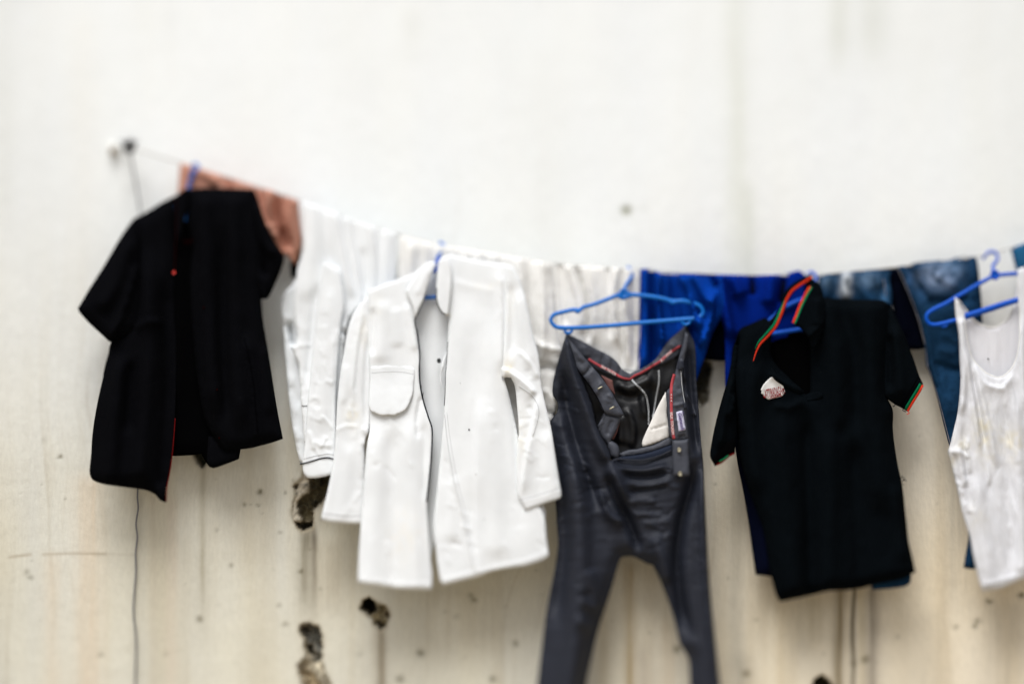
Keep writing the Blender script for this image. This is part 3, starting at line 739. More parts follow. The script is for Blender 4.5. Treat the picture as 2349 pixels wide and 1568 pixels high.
# ------------------------------------------------------------------ 3 white jacket over the line
def white_jacket():
    t = thing('white_jacket', 'white work jacket with a dark-piped cuff folded over the line beside the brown cloth', 'jacket', 735, 478, LY)
    panel('rear_sleeve', M['white_shade'], t, [(690, 600), (672, 650), (655, 668), (645, 688), (648, 735), (651, 779), (656, 840), (661, 901), (670, 977), (680, 1030), (689, 1064), (704, 1062), (708, 1000), (706, 900), (700, 800), (700, 700)],
          -.075, 7, True, .02, 10, .01, folds=[('a', [(648, 705), (660, 745), (672, 790)], 8, .012, 's'), ('r', [(662, 735), (668, 765), (676, 795)], 6, -.05), ('r', [(668, 850), (676, 960)], 9, .006),
                                               ('r', [(664, 880), (690, 930)], 7, -.005), ('r', [(675, 980), (690, 1010)], 6, .006)], nz=[(.003, 22, 40, 31)])
    panel('back_flap', M['white'], t, [(689, 459), (781, 494), (800, 540), (806, 640), (800, 760), (785, 900), (720, 900), (680, 820), (672, 700), (690, 560)], -.06, 10, er=14, ed=.008, nz=[(.006, 30, 100, 33)])
    bd = panel('body', M['white'], t, [(689, 459), (735, 477), (781, 494), (795, 540), (806, 600), (830, 670), (832, 700), (812, 716), (798, 740), (790, 790), (786, 850), (776, 920), (768, 1000), (740, 1020), (698, 1015),
                                        (693, 953), (688, 886), (685, 837), (676, 815), (667, 797), (676, 792), (682, 770), (676, 730), (674, 690), (678, 650), (683, 614), (694, 572), (692, 521)],
               -.098, 6, True, .02, 9, .01,
               folds=[('r', [(715, 470), (716, 560), (700, 700)], 22, .010, 's'), ('r', [(745, 483), (752, 580), (768, 680)], 15, -.012, 's'), ('a', [(770, 492), (790, 600), (815, 690)], 16, .014, 's'),
                      ('r', [(728, 640), (714, 780), (702, 900)], 9, -.012), ('a', [(667, 797), (690, 790), (718, 788)], 5, .005, 's'), ('r', [(784, 745), (800, 752)], 5, .01, 'se'),
                      ('r', [(782, 770), (797, 790)], 5, .01, 'se'), ('r', [(782, 758), (798, 768)], 4, -.014, 'se'), ('r', [(688, 850), (700, 870), (706, 900)], 4, .004)] + creases([(680, 700), (715, 700), (705, 940), (690, 930)], 12, 28, 6, .002, 1.2, 27),
               nz=[(.004, 40, 90, 35), (.0018, 10, 16, 36)])
    tube('seam', [(692, 930), (698, 931), (705, 930)], bd, .0007, M['seamd'], t)
    sl_ = panel('front_sleeve', M['white'], t, [(742, 600), (734, 651), (723, 743), (715, 825), (705, 931), (699, 1023), (694, 1062), (697, 1086), (706, 1095), (722, 1096), (745, 1092), (762, 1087), (768, 1074), (769, 1053), (770, 990), (770, 916), (774, 840), (779, 776), (783, 734), (790, 690), (780, 620)],
                -.118, 4, True, .03, 12, .016,
                folds=[('r', [(760, 640), (750, 800), (738, 1000)], 18, .008), ('r', [(708, 985), (714, 1005), (722, 1035)], 4, .005), ('a', [(735, 950), (752, 965), (766, 985)], 7, .004), ('r', [(715, 1010), (745, 1022), (766, 1018)], 6, .004),
                       ('r', [(745, 870), (765, 880)], 6, .003), ('r', [(764, 760), (762, 900)], 5, .004), ('a', [(752, 1000), (735, 1030)], 6, .004)] + creases([(735, 660), (780, 700), (766, 1050), (700, 1050)], 16, 34, 7, .002, 1.4, 26),
                nz=[(.003, 26, 60, 38), (.0016, 9, 14, 39)])
    tube('cuff_piping', [(688, 1064), (705, 1060), (718, 1056), (735, 1051), (752, 1049), (768, 1053)], sl_, .0016, M['pipe'], t, off=-.0012)
    panel('cuff_inside', M['white_shade'], t, [(700, 1082), (722, 1078), (745, 1072), (765, 1076), (762, 1087), (745, 1092), (722, 1096), (706, 1095)], -.112, 5, er=5, ed=.003)
    for yy in (1046, 1043):
        pass
    tube('cuff_stitching', [(696, 1052), (718, 1046), (752, 1040), (768, 1043)], sl_, .0005, M['seam'], t)
white_jacket()

# ------------------------------------------------------------------ 4 draped white cloths
def drapes():
    t = thing('draped_cloth', 'plain white cloth over the line between the piped jacket and the white coat collar', 'cloth', 845, 515, LY, 'white cloths draped over the line')
    panel('cloth', M['white'], t, [(781, 494), (825, 509), (869, 524), (908, 536), (909, 600), (906, 680), (900, 760), (880, 800), (830, 790), (805, 720), (790, 600)], -.093, 6, True, .03, 7, .007,
          folds=[('a', [(800, 500), (815, 600), (842, 720)], 14, .012, 's'), ('b', [(845, 515), (862, 600), (855, 720)], 12, .010, 's'), ('r', [(870, 524), (868, 600), (862, 700)], 6, -.014, 's'), ('r', [(892, 532), (888, 620), (890, 720)], 9, .009, 's'),
                 ('r', [(830, 560), (838, 640), (830, 720)], 10, -.008)], nz=[(.003, 22, 90, 41)])
    t = thing('draped_cloth', 'wide off-white sheet over the line behind the white coat, bunched beside its right sleeve', 'cloth', 1090, 575, LY, 'white cloths draped over the line')
    panel('sheet', M['cream'], t, [(915, 539), (960, 550), (1009, 562), (1103, 576), (1191, 591), (1268, 604), (1272, 680), (1275, 735), (1284, 770), (1290, 800), (1284, 830), (1275, 860), (1273, 898), (1277, 930), (1268, 962), (1250, 985), (1200, 1000), (1100, 990), (980, 960), (925, 860), (914, 700)],
          -.095, 7, True, .03, 8, .008,
          folds=vfolds(930, 1260, 560, 900, 11, .011, 13, 42) + [('a', [(1200, 760), (1240, 790), (1288, 800)], 12, .012, 'e'), ('r', [(1215, 850), (1250, 840), (1280, 850)], 9, -.012, 'e'), ('a', [(1225, 900), (1255, 895), (1276, 920)], 12, .01, 'e'), ('r', [(1240, 940), (1272, 950)], 6, -.008, 'e')],
          nz=[(.003, 22, 60, 43), (.0015, 10, 14, 44)])
    t = thing('pleated_trousers', 'off-white pleated trousers over the line behind the left half of the trouser hanger', 'trousers', 1370, 613, LY)
    f = [('r', [(1305, 612), (1330, 700), (1336, 770)], 8, .010, 's'), ('r', [(1322, 612), (1346, 690), (1350, 790)], 4, -.02, 's'), ('b', [(1350, 614), (1362, 700), (1360, 800)], 14, .010, 's'), ('r', [(1395, 615), (1400, 700), (1398, 780)], 8, -.010, 's'),
         ('a', [(1418, 616), (1408, 690), (1420, 800)], 10, .011, 's'), ('r', [(1440, 616), (1436, 700), (1440, 850)], 9, .009, 's'), ('r', [(1428, 620), (1424, 720), (1430, 850)], 5, -.010, 's'), ('r', [(1285, 612), (1292, 700), (1300, 760)], 8, -.009, 's'),
         ('r', [(1458, 618), (1456, 860)], 5, -.006, 's')]
    tr = panel('trouser_front', M['cream'], t, [(1270, 606), (1330, 610), (1400, 614), (1467, 618), (1467, 700), (1466, 790), (1461, 860), (1452, 900), (1400, 900), (1330, 860), (1288, 800), (1276, 740), (1272, 680)], -.093, 5, True, .03, 7, .007, f, [(.003, 20, 80, 45), (.001, 8, 12, 46)])
    tube('stitching', [(1430, 845), (1445, 848), (1462, 850)], tr, .0008, M['seam'], t)
    tube('stitching', [(1462, 640), (1461, 720), (1458, 850)], tr, .0006, M['seam'], t)
drapes()

# ------------------------------------------------------------------ 5 white coat on a hanger
def white_coat():
    hanger('blue hanger inside the collar of the open white coat', 1010, 562, M['plastic'],
           [(1002, 640), (1060, 628), (1120, 640), (1160, 668), (1150, 682), (1080, 676), (1000, 681), (960, 684), (900, 690), (880, 684), (930, 664), (975, 640), (1000, 610)],
           -.128, [(1000, 612), (1004, 592), (1012, 578), (1020, 570), (1016, 560), (1008, 556)], [-.125, -.118, -.108, -.098, -.09, -.083], (1000, 606), .007, r=.005,
           extra=[('neck', [(997, 622), (1001, 608), (1006, 588)], -.124, .007)])
    panel('hub_plate', M['plastic2'], bpy.data.objects['clothes_hanger.001'], [(1005, 583), (1012, 592), (1008, 610), (1003, 624), (996, 626), (989, 623), (996, 604)], -.158, 4, True, .008, 4, .003)
    t = thing('white_coat', 'long open white coat with dark-piped front edges and a torn pocket on a blue hanger', 'coat', 1010, 620, -.14)
    base = (.80, .825, .84)
    yel = (.80, .74, .58)
    panel('back_panel', M['white'], t, [(930, 640), (995, 612), (1060, 615), (1120, 650), (1150, 760), (1160, 900), (1180, 1100), (1120, 1290), (1030, 1310), (1000, 1240), (985, 1290), (960, 1280), (930, 1100), (930, 900), (920, 760)],
          -.112, 9, er=16, ed=.006, nz=[(.005, 60, 160, 50)], folds=[('r', [(1000, 700), (1000, 1000)], 12, .005)])
    # left sleeve
    sv = panel('sleeve', M['whitep'], t, [(850, 672), (832, 690), (813, 714), (800, 746), (788, 813), (779, 870), (773, 931), (770, 989), (765, 1053), (751, 1127), (738, 1180), (737, 1192), (760, 1197), (800, 1200), (835, 1201), (838, 1134), (837, 1053), (838, 1008), (848, 986), (852, 920), (858, 825), (868, 740), (866, 690)],
               -.14, 5, True, .035, 13, .016, base=base, paint=[((808, 955), 16, 26, yel, .5), ((835, 760), 10, 40, yel, .3)],
               folds=[('a', [(836, 700), (818, 800), (806, 920)], 13, .010), ('r', [(846, 760), (838, 900), (842, 980)], 6, -.009), ('a', [(770, 985), (795, 975), (826, 978)], 7, .004, 's'), ('r', [(838, 985), (846, 1000), (838, 1015)], 7, .008, 'se'),
                      ('r', [(800, 1010), (790, 1100), (780, 1190)], 18, .006, 'e'), ('r', [(795, 830), (788, 930)], 8, .005), ('r', [(815, 890), (800, 950)], 5, .003)] + creases([(820, 720), (850, 740), (835, 1180), (750, 1180)], 16, 34, 7, .002, -1.5, 25),
               nz=[(.003, 26, 70, 52), (.0014, 9, 14, 53)])
    ribbon('sleeve_hem', [(741, 1176), (790, 1182), (836, 1182)], 1, sv, M['seam'], t, off=-.0003, th=.0004)
    # left front
    lf = panel('front_panel', M['whitep'], t, [(845, 667), (870, 656), (898, 646), (945, 629), (975, 606), (990, 600), (1003, 603), (990, 622), (980, 655), (971, 688), (961, 712), (952, 734), (955, 755), (963, 813), (964, 840), (963, 873), (968, 905), (976, 935), (986, 960), (991, 982), (991, 1020), (989, 1054), (984, 1110),
                                               (980, 1152), (984, 1225), (989, 1290), (992, 1320), (990, 1352), (950, 1351), (914, 1349), (860, 1342), (822, 1336), (821, 1316), (826, 1225), (836, 1090), (842, 1020), (848, 986), (848, 900), (845, 780)],
               -.148, 5, er=11, ed=.012, base=base, paint=[((930, 1230), 40, 60, (.82, .78, .70), .35), ((860, 700), 20, 40, yel, .15)],
               folds=[('r', [(880, 680), (872, 800), (870, 840)], 20, .009), ('r', [(856, 700), (854, 820)], 6, -.01), ('a', [(935, 690), (948, 760), (955, 810)], 10, .009), ('r', [(905, 700), (912, 800)], 14, .006),
                      ('r', [(868, 960), (858, 1100), (850, 1330)], 24, .012, 'e'), ('r', [(935, 940), (945, 1100), (955, 1340)], 22, .012, 'e'), ('r', [(900, 970), (900, 1150), (900, 1340)], 20, -.010, 'e'),
                      ('b', [(966, 900), (955, 960), (958, 1010)], 9, -.010), ('r', [(975, 960), (972, 1150)], 8, -.006), ('r', [(824, 1326), (905, 1338), (990, 1341)], 4, .0025, 'se')] + creases([(855, 960), (975, 960), (985, 1320), (830, 1320)], 18, 40, 5, .002, 3, 23),
               nz=[(.004, 40, 120, 55), (.0013, 10, 16, 56)])
    pf = panel('torn_pocket', M['white'], t, [(851, 841), (880, 838), (920, 838), (946, 842), (952, 850), (949, 880), (947, 902), (940, 922), (932, 937), (922, 945), (912, 949), (903, 953), (892, 951), (878, 953), (866, 950), (858, 946), (849, 942), (846, 930), (848, 880)],
               lambda P: lf.y(P) - .0008 - .009 * sm(P[:, 1], 842, 950), 4, er=5, ed=.004, nz=[(.002, 20, 30, 57), (.0008, 6, 7, 58)])
    tube('pocket_stitching', [(852, 855), (890, 852), (925, 853), (949, 858)], pf, .0005, M['seam'], t)
    pl = [(1004, 606), (990, 622), (980, 655), (971, 688), (961, 712), (952, 734), (953, 748), (957, 760), (963, 813), (962, 840), (963, 873), (968, 905), (976, 935), (984, 960), (991, 982), (991, 1020), (989, 1054), (984, 1105), (979, 1150)]
    tube('piping', pl, lf, .0021, M['pipe'], t, off=-.001)
    tube('inner_piping', [(966, 884), (964, 910), (961, 935), (957, 962)], -.137, .0015, M['pipe'], t)
    tube('inner_piping', [(971, 900), (968, 925), (965, 945), (960, 968)], -.137, .001, M['pipe'], t)
    # right front with collar
    rf = panel('front_panel', M['whitep'], t, [(1010, 592), (1032, 584), (1060, 590), (1110, 600), (1161, 606), (1172, 622), (1178, 680), (1168, 760), (1158, 840), (1156, 866), (1166, 900), (1180, 960), (1196, 1040), (1215, 1120), (1241, 1167), (1250, 1189), (1254, 1235), (1259, 1276), (1240, 1286),
                                               (1205, 1297), (1165, 1302), (1125, 1310), (1095, 1322), (1060, 1330), (1016, 1341), (1010, 1330), (1003, 1290), (1000, 1261), (995, 1199), (1002, 1127), (1012, 1025), (1020, 916), (1021, 862), (1025, 820), (1027, 784), (1030, 726), (1018, 721), (1006, 704), (1001, 682), (1002, 640)],
               -.150, 5, er=11, ed=.012, base=base, paint=[((1170, 860), 22, 30, yel, .35), ((1120, 655), 40, 10, yel, .2)],
               folds=[('a', [(1150, 640), (1152, 740), (1150, 860)], 12, .010, 's'), ('r', [(1060, 660), (1062, 900), (1090, 1180)], 40, .008), ('r', [(1128, 700), (1130, 950), (1140, 1250)], 26, .012, 'e'), ('b', [(1100, 900), (1096, 1120), (1098, 1310)], 34, .012, 'e'),
                      ('b', [(1022, 990), (1041, 1098), (1059, 1170), (1085, 1300)], 12, .006, 'e'), ('r', [(1030, 1090), (1035, 1250)], 16, .006), ('r', [(1165, 880), (1185, 1000), (1205, 1180)], 9, -.014), ('r', [(1190, 1200), (1210, 1290)], 20, .002, 'e'),
                      ('a', [(1030, 640), (1080, 655), (1140, 668)], 18, .003), ('r', [(1018, 1330), (1100, 1310), (1200, 1288), (1256, 1266)], 4, .0025, 'se')] + creases([(1025, 1000), (1060, 1000), (1100, 1300), (1020, 1320)], 16, 30, 4, .003, 1.2, 21) + creases([(1110, 620), (1150, 640), (1250, 1260), (1120, 1290)], 14, 40, 5, .002, 2.5, 22),
               nz=[(.004, 40, 120, 60), (.0013, 10, 16, 61)])
    cf = panel('collar', M['white'], t, [(1006, 596), (1022, 590), (1032, 600), (1036, 640), (1032, 690), (1028, 722), (1017, 720), (1006, 704), (1001, 680), (1002, 640)], -.166, 4, er=6, ed=.006, nz=[(.002, 20, 30, 62)])
    panel('collar', M['white'], t, [(948, 640), (975, 607), (1003, 603), (992, 624), (981, 655), (970, 690), (960, 712), (953, 728), (945, 700), (930, 668)], -.160, 5, er=8, ed=.006, folds=[('r', [(985, 612), (955, 680)], 7, .005)])
    tube('collar_piping', [(1001, 660), (1001, 684), (1006, 704), (1015, 718), (1022, 721)], cf, .0017, M['pipe'], t)
    tube('piping', [(1027, 784), (1025, 822), (1022, 862), (1021, 900), (1019, 930)], rf, .0009, M['pipe'], t, off=-.001)
    tube('stitching', [(1020, 950), (1026, 1010), (1041, 1098), (1059, 1170), (1074, 1240), (1085, 1297)], rf, .0009, M['seam'], t)
    tube('stitching', [(1025, 945), (1033, 1010), (1048, 1094), (1066, 1168), (1080, 1236), (1090, 1290)], rf, .0006, M['seam'], t)
    panel('inner_placket', M['white'], t, [(1027, 800), (1014, 830), (1009, 870), (1014, 890), (1018, 905), (1012, 860), (1020, 840)], -.14, 5, er=4, ed=.002)
    disc('button', (1007, 827), .006, -.137, M['blkbtn'], t, label='black button on the inner edge')
    for c, r_ in (((1056, 878), .0012), ((1076, 985), .0024), ((1092, 1087), .002), ((1110, 1190), .002)):
        disc('snap', c, r_, float(rf.y([c])[0]) - .0005, M['steel'] if r_ > .002 else M['seam'], t, .0015)
    # right sleeve
    rs_ = panel('sleeve', M['whitep'], t, [(1161, 606), (1176, 612), (1186, 626), (1196, 652), (1205, 682), (1214, 720), (1222, 760), (1235, 813), (1241, 860), (1243, 887), (1252, 930), (1263, 974), (1272, 1030), (1281, 1090), (1288, 1134), (1284, 1142), (1262, 1150), (1232, 1160), (1205, 1169), (1198, 1155), (1187, 1134),
                                           (1184, 1080), (1186, 1030), (1190, 989), (1186, 930), (1181, 885), (1172, 866), (1160, 864), (1152, 872), (1150, 840), (1158, 760), (1162, 680)],
                -.158, 4, True, .035, 12, .014, base=base, paint=[((1165, 840), 16, 22, (.72, .66, .50), .55), ((1195, 1000), 12, 60, yel, .3), ((1170, 700), 12, 50, yel, .15)],
                folds=[('a', [(1165, 850), (1195, 870), (1232, 905)], 16, .016, 's'), ('r', [(1160, 870), (1182, 900), (1190, 980)], 7, -.006), ('r', [(1190, 660), (1205, 760), (1222, 850)], 14, .009), ('r', [(1172, 640), (1176, 740), (1170, 830)], 9, -.008),
                       ('b', [(1236, 900), (1226, 960), (1206, 1060), (1196, 1140)], 14, .011), ('r', [(1250, 980), (1258, 1060), (1262, 1140)], 16, .007, 'e'), ('r', [(1200, 1150), (1245, 1138), (1284, 1124)], 4, .002, 'se'), ('r', [(1210, 930), (1222, 945)], 6, -.004), ('a', [(1185, 800), (1215, 830), (1238, 870)], 12, .008)] + creases([(1165, 760), (1235, 860), (1280, 1130), (1195, 1130)], 18, 34, 7, .002, .8, 24),
                nz=[(.003, 26, 60, 64), (.0016, 10, 14, 65)])
    tube('sleeve_seam', [(1190, 885), (1215, 902), (1232, 925), (1236, 950), (1222, 1000)], rs_, .0007, M['seam'], t)
    ribbon('sleeve_hem', [(1192, 1146), (1230, 1136), (1285, 1118)], 1, rs_, M['seam'], t, off=-.0003, th=.0004)
    panel('hem_tab', M['white'], t, [(1236, 1160), (1246, 1157), (1252, 1172), (1250, 1186), (1240, 1190)], -.135, 5, er=4, ed=.003)
white_coat()

# ------------------------------------------------------------------ 6 charcoal trousers clipped to a hanger
def trousers():
    loop = [(1431, 676), (1449, 676), (1470, 677), (1513, 683), (1536, 689), (1545, 691), (1567, 690), (1593, 696), (1607, 703), (1613, 714), (1609, 724), (1597, 729), (1555, 733), (1470, 740), (1407, 746), (1334, 751), (1281, 751), (1268, 744), (1263, 733), (1270, 722),
            (1302, 713), (1318, 710), (1330, 711), (1337, 705), (1365, 697), (1397, 685), (1420, 676), (1431, 676)]
    h = hanger('blue plastic hanger fully in view, holding the charcoal trousers by two clips', 1431, 672, M['plastic'], loop, -.135,
               [(1432, 668), (1435, 655), (1442, 645), (1449, 636), (1450, 628), (1446, 618), (1439, 612)], [-.135, -.125, -.112, -.1, -.093, -.087, -.083], (1431, 673), .0135,
               [('clip', [(1294, 753), (1297, 762), (1304, 764), (1311, 761), (1313, 753)], -.135, .004), ('clip', [(1563, 733), (1566, 741), (1573, 744), (1581, 741), (1584, 732)], -.135, .004),
                ('strap_hook', [(1318, 710), (1324, 714), (1331, 713)], -.137, .0052), ('strap_hook', [(1536, 689), (1542, 694), (1550, 692)], -.137, .0052),
                ('hub_wing', [(1416, 678), (1424, 671), (1431, 668), (1440, 671), (1449, 677), (1440, 680), (1431, 684), (1422, 681), (1416, 678)], -.137, .0045)])
    t = thing('trousers', 'satiny charcoal trousers hanging open at the waist from two hanger clips', 'trousers', 1440, 860, -.14)
    # inside back: lining
    bk = panel('lining', M['lining'], t, [(1310, 790), (1345, 806), (1390, 836), (1428, 857), (1446, 864), (1470, 852), (1510, 826), (1548, 790), (1566, 775), (1562, 860), (1552, 960), (1545, 1040), (1480, 1066), (1415, 1066), (1370, 1010), (1345, 930)], -.108, 6, er=10, ed=.004,
               folds=[('r', [(1412, 878), (1440, 892), (1470, 880), (1500, 862)], 10, .010), ('r', [(1415, 900), (1450, 912), (1480, 900)], 9, -.008), ('a', [(1440, 930), (1455, 980), (1450, 1030)], 12, .010), ('r', [(1420, 950), (1425, 1020)], 10, .008), ('r', [(1470, 890), (1482, 960)], 8, .008), ('r', [(1500, 880), (1500, 960)], 10, -.006)], nz=[(.004, 30, 40, 70)])
    bw = panel('back_waistband', M['greyband'], t, [(1300, 766), (1308, 768), (1344, 787), (1362, 797), (1384, 808), (1400, 817), (1414, 829), (1428, 847), (1445, 857), (1457, 851), (1470, 846), (1502, 825), (1516, 806), (1529, 787), (1541, 774), (1555, 762), (1574, 744), (1577, 756), (1566, 788), (1556, 814), (1530, 830), (1502, 842), (1470, 860),
                                                    (1445, 871), (1428, 872), (1407, 864), (1376, 850), (1350, 834), (1325, 810), (1308, 790)], -.115, 4, er=4, ed=.003,
               folds=[('r', [(1386, 808), (1378, 838)], 3, -.005, 'se'), ('r', [(1425, 842), (1418, 858)], 3, -.005, 'se'), ('r', [(1340, 790), (1345, 820)], 10, .006), ('a', [(1400, 820), (1395, 850)], 7, .004, 'se'), ('r', [(1488, 836), (1494, 846)], 3, -.004, 'se'), ('r', [(1498, 830), (1504, 842)], 3, .004, 'se'), ('r', [(1510, 818), (1516, 832)], 3, -.005, 'se'), ('r', [(1478, 842), (1483, 852)], 3, .004, 'se'),
                      ('r', [(1540, 785), (1548, 800)], 8, .005)], nz=[(.003, 22, 18, 72)])
    tp1 = [(1350, 823), (1362, 831), (1386, 844), (1404, 852), (1418, 861), (1430, 867), (1445, 869), (1456, 861), (1470, 855), (1492, 842), (1513, 829), (1526, 818), (1538, 808), (1550, 800), (1561, 793)]
    ribbon('red_tape', tp1, 2.5, bw, M['tapered'], t, off=-.0022)
    for (c, ang, s, sz) in (((1396, 849), 26, 'SILK TOUCH', .0095), ((1530, 815), -38, 'SILK TOUCH', .0095)):
        text('tape_lettering', s, c, float(bw.y([c])[0]) - .0036, sz, ang, M['inkwhite'], t, sx=.85)
    # wrong side of the waistband facing, belly below
    # legs and seat
    body = [(1299, 764), (1304, 776), (1313, 806), (1328, 846), (1345, 890), (1360, 930), (1370, 976), (1382, 1002), (1396, 1026), (1402, 1045), (1399, 1058), (1418, 1053), (1440, 1055), (1470, 1055), (1492, 1051), (1513, 1046), (1530, 1040), (1543, 1033), (1543, 1000), (1546, 950), (1550, 890), (1552, 850),
            (1558, 815), (1566, 780), (1574, 742), (1585, 768), (1591, 780), (1595, 794), (1597, 830), (1597, 860), (1601, 913), (1607, 997), (1613, 1060), (1616, 1123), (1621, 1220), (1628, 1339), (1640, 1458), (1652, 1568), (1664, 1680), (1592, 1690), (1583, 1568), (1580, 1512), (1570, 1492), (1560, 1476), (1545, 1414), (1524, 1354), (1510, 1320), (1497, 1295),
            (1484, 1292), (1470, 1284), (1449, 1275), (1425, 1277), (1418, 1294), (1408, 1330), (1396, 1369), (1372, 1444), (1358, 1505), (1345, 1568), (1325, 1690), (1214, 1690), (1232, 1568), (1244, 1473), (1256, 1384), (1271, 1310), (1280, 1250), (1277, 1200), (1274, 1149), (1270, 1080), (1266, 1000), (1262, 968), (1270, 955), (1278, 944), (1279, 923), (1268, 905), (1268, 882), (1272, 860), (1277, 840), (1283, 818), (1289, 798)]
    folds = [('r', [(1302, 790), (1318, 860), (1345, 930), (1370, 1000), (1400, 1062), (1440, 1180)], 17, .030, 's'),
             ('r', [(1292, 830), (1300, 920), (1320, 1010), (1352, 1110), (1380, 1180)], 14, -.022),
             ('r', [(1310, 1000), (1325, 1150), (1330, 1350), (1300, 1600)], 26, .026, 'e'), ('a', [(1375, 1120), (1400, 1180), (1440, 1198)], 13, .018),
             ('r', [(1392, 1080), (1420, 1150), (1448, 1210), (1470, 1270)], 11, -.024), ('r', [(1352, 1300), (1372, 1400)], 14, .010),
             ('r', [(1410, 1070), (1470, 1078), (1535, 1066)], 6, .010), ('r', [(1420, 1088), (1480, 1094), (1540, 1082)], 6, -.008), ('a', [(1425, 1105), (1490, 1112), (1545, 1098)], 7, .008), ('r', [(1435, 1128), (1500, 1120), (1540, 1112)], 5, -.006),
             ('r', [(1440, 1150), (1510, 1148)], 7, .006), ('a', [(1450, 1175), (1520, 1182)], 6, .004), ('r', [(1470, 1200), (1540, 1195)], 8, .004),
             ('r', [(1597, 1040), (1585, 1110), (1562, 1200), (1552, 1300), (1566, 1400), (1590, 1480)], 13, -.026), ('r', [(1610, 1050), (1615, 1250), (1632, 1450), (1650, 1600)], 10, .020, 'e'),
             ('r', [(1580, 780), (1582, 860), (1590, 960), (1600, 1050)], 7, -.014), ('r', [(1570, 775), (1566, 830), (1572, 880)], 5, .012), ('r', [(1500, 1220), (1530, 1340)], 14, .012), ('r', [(1275, 1000), (1290, 1100), (1300, 1250), (1270, 1450)], 14, -.014),
             ('a', [(1280, 1040), (1320, 1052), (1360, 1075)], 6, .003), ('a', [(1282, 930), (1310, 935), (1330, 945)], 5, .003), ('r', [(1290, 1060), (1330, 1078)], 4, -.003), ('r', [(1570, 900), (1584, 930), (1592, 958)], 4, .005), ('a', [(1330, 1370), (1380, 1400)], 12, .008), ('r', [(1320, 1420), (1362, 1440)], 14, .008)]
    folds += creases([(1290, 1080), (1400, 1080), (1400, 1260), (1290, 1500)], 26, 40, 5, .0022, -.2, 7) + creases([(1430, 1070), (1560, 1070), (1540, 1260), (1460, 1250)], 22, 50, 4.5, .0026, -.05, 8) \
        + creases([(1285, 820), (1340, 900), (1350, 1040), (1280, 1040)], 14, 30, 4.5, .0022, .3, 9) + creases([(1600, 1000), (1618, 1100), (1640, 1450), (1610, 1300)], 12, 22, 4, .002, .2, 10)
    bd = panel('trouser_body', M['grey'], t, body, -.146, 4, True, .045, 13, .024, folds, [(.006, 46, 130, 74), (.0010, 34, 8, 75), (.0005, 14, 10, 76)])
    # left front waistband folded outward
    fw = panel('front_waistband', M['greyband'], t, [(1303, 776), (1318, 792), (1334, 812), (1346, 826), (1358, 840), (1372, 856), (1384, 872), (1396, 888), (1404, 900), (1414, 920), (1424, 936), (1431, 951), (1420, 955), (1404, 952), (1386, 946), (1372, 916), (1358, 893), (1345, 874), (1331, 857), (1318, 838), (1308, 815)],
               lambda P: -.160 + .0 * P[:, 0], 4, er=5, ed=.005, folds=[('r', [(1357, 838), (1344, 856), (1330, 862)], 3.2, -.006, 'se'), ('r', [(1318, 800), (1340, 830)], 5, .004), ('a', [(1380, 880), (1370, 900)], 5, .003, 'se'), ('r', [(1392, 905), (1410, 912)], 4, .003)], nz=[(.003, 18, 18, 78)])
    tube('waist_seam', [(1311, 818), (1331, 856), (1345, 873), (1358, 892), (1372, 915), (1386, 944)], fw, .0013, M['seamd'], t)
    disc('hook_bar', (1376, 889), .001, -.164, M['stud'], t)
    ribbon('hook_bar', [(1371, 892), (1382, 886)], 1.6, -.166, M['stud'], t, th=.002)
    ribbon('hook_bar', [(1398, 938), (1409, 932)], 1.6, -.166, M['stud'], t, th=.002)
    fy = panel('fly_flap', M['greyband'], t, [(1386, 946), (1369, 976), (1378, 998), (1390, 1012), (1398, 1022), (1402, 1008), (1412, 990), (1424, 962), (1428, 952), (1408, 953)], -.150, 4, er=5, ed=.004, folds=[('a', [(1386, 950), (1374, 985)], 5, .005, 'se'), ('r', [(1405, 960), (1392, 1000)], 5, -.004)])
    tube('fly_seam', [(1387, 948), (1378, 962), (1370, 976)], fy, .0013, M['seamd'], t)
    panel('button_fly_end', M['greyband'], t, [(1393, 1008), (1404, 1012), (1416, 1020), (1421, 1036), (1418, 1052), (1404, 1046), (1396, 1030)], -.150, 4, er=5, ed=.005)
    panel('brown_facing', M['brownl'], t, [(1378, 859), (1392, 866), (1405, 872), (1407, 886), (1411, 904), (1402, 897), (1390, 880)], -.130, 3, er=3, ed=.002)
    panel('brown_facing', M['brownl'], t, [(1424, 958), (1420, 975), (1414, 995), (1407, 1008), (1394, 1003), (1384, 1000), (1384, 994), (1402, 975), (1412, 962)], -.132, 3, er=3, ed=.002)
    tube('facing_seam', [(1400, 974), (1395, 988), (1391, 1001)], -.134, .001, M['pocket'], t)
    # overlocked seams
    for pts in ([(1447, 868), (1454, 876), (1462, 884), (1477, 899), (1483, 910), (1486, 925), (1488, 942), (1488, 974)], [(1511, 850), (1512, 866), (1511, 880), (1505, 913), (1501, 938), (1498, 956)]):
        q = cr_spline(pts, 1.6, False); zz = q.copy()
        T = np.gradient(q, axis=0); T /= np.hypot(*T.T)[:, None]
        s_ = np.where(np.arange(len(q)) % 2, 1.9, -1.9)
        zz[:, 0] += -T[:, 1] * s_; zz[:, 1] += T[:, 0] * s_
        yy = bk.y(q) - .005
        tube_world('overlock_seam', W(zz[:, 0], zz[:, 1], yy), .0013, M['thread'], t, 5)
    panel('pocket_bag', M['pocket'], t, [(1527, 898), (1531, 925), (1530, 950), (1534, 975), (1535, 1003), (1512, 1012), (1490, 1020), (1474, 1024), (1473, 1014), (1480, 995), (1487, 980), (1494, 965), (1500, 951), (1512, 926)], -.128, 4, er=4, ed=.003,
          folds=[('r', [(1494, 984), (1512, 979), (1530, 973)], 2, -.003, 'se')], nz=[(.002, 14, 30, 79)])
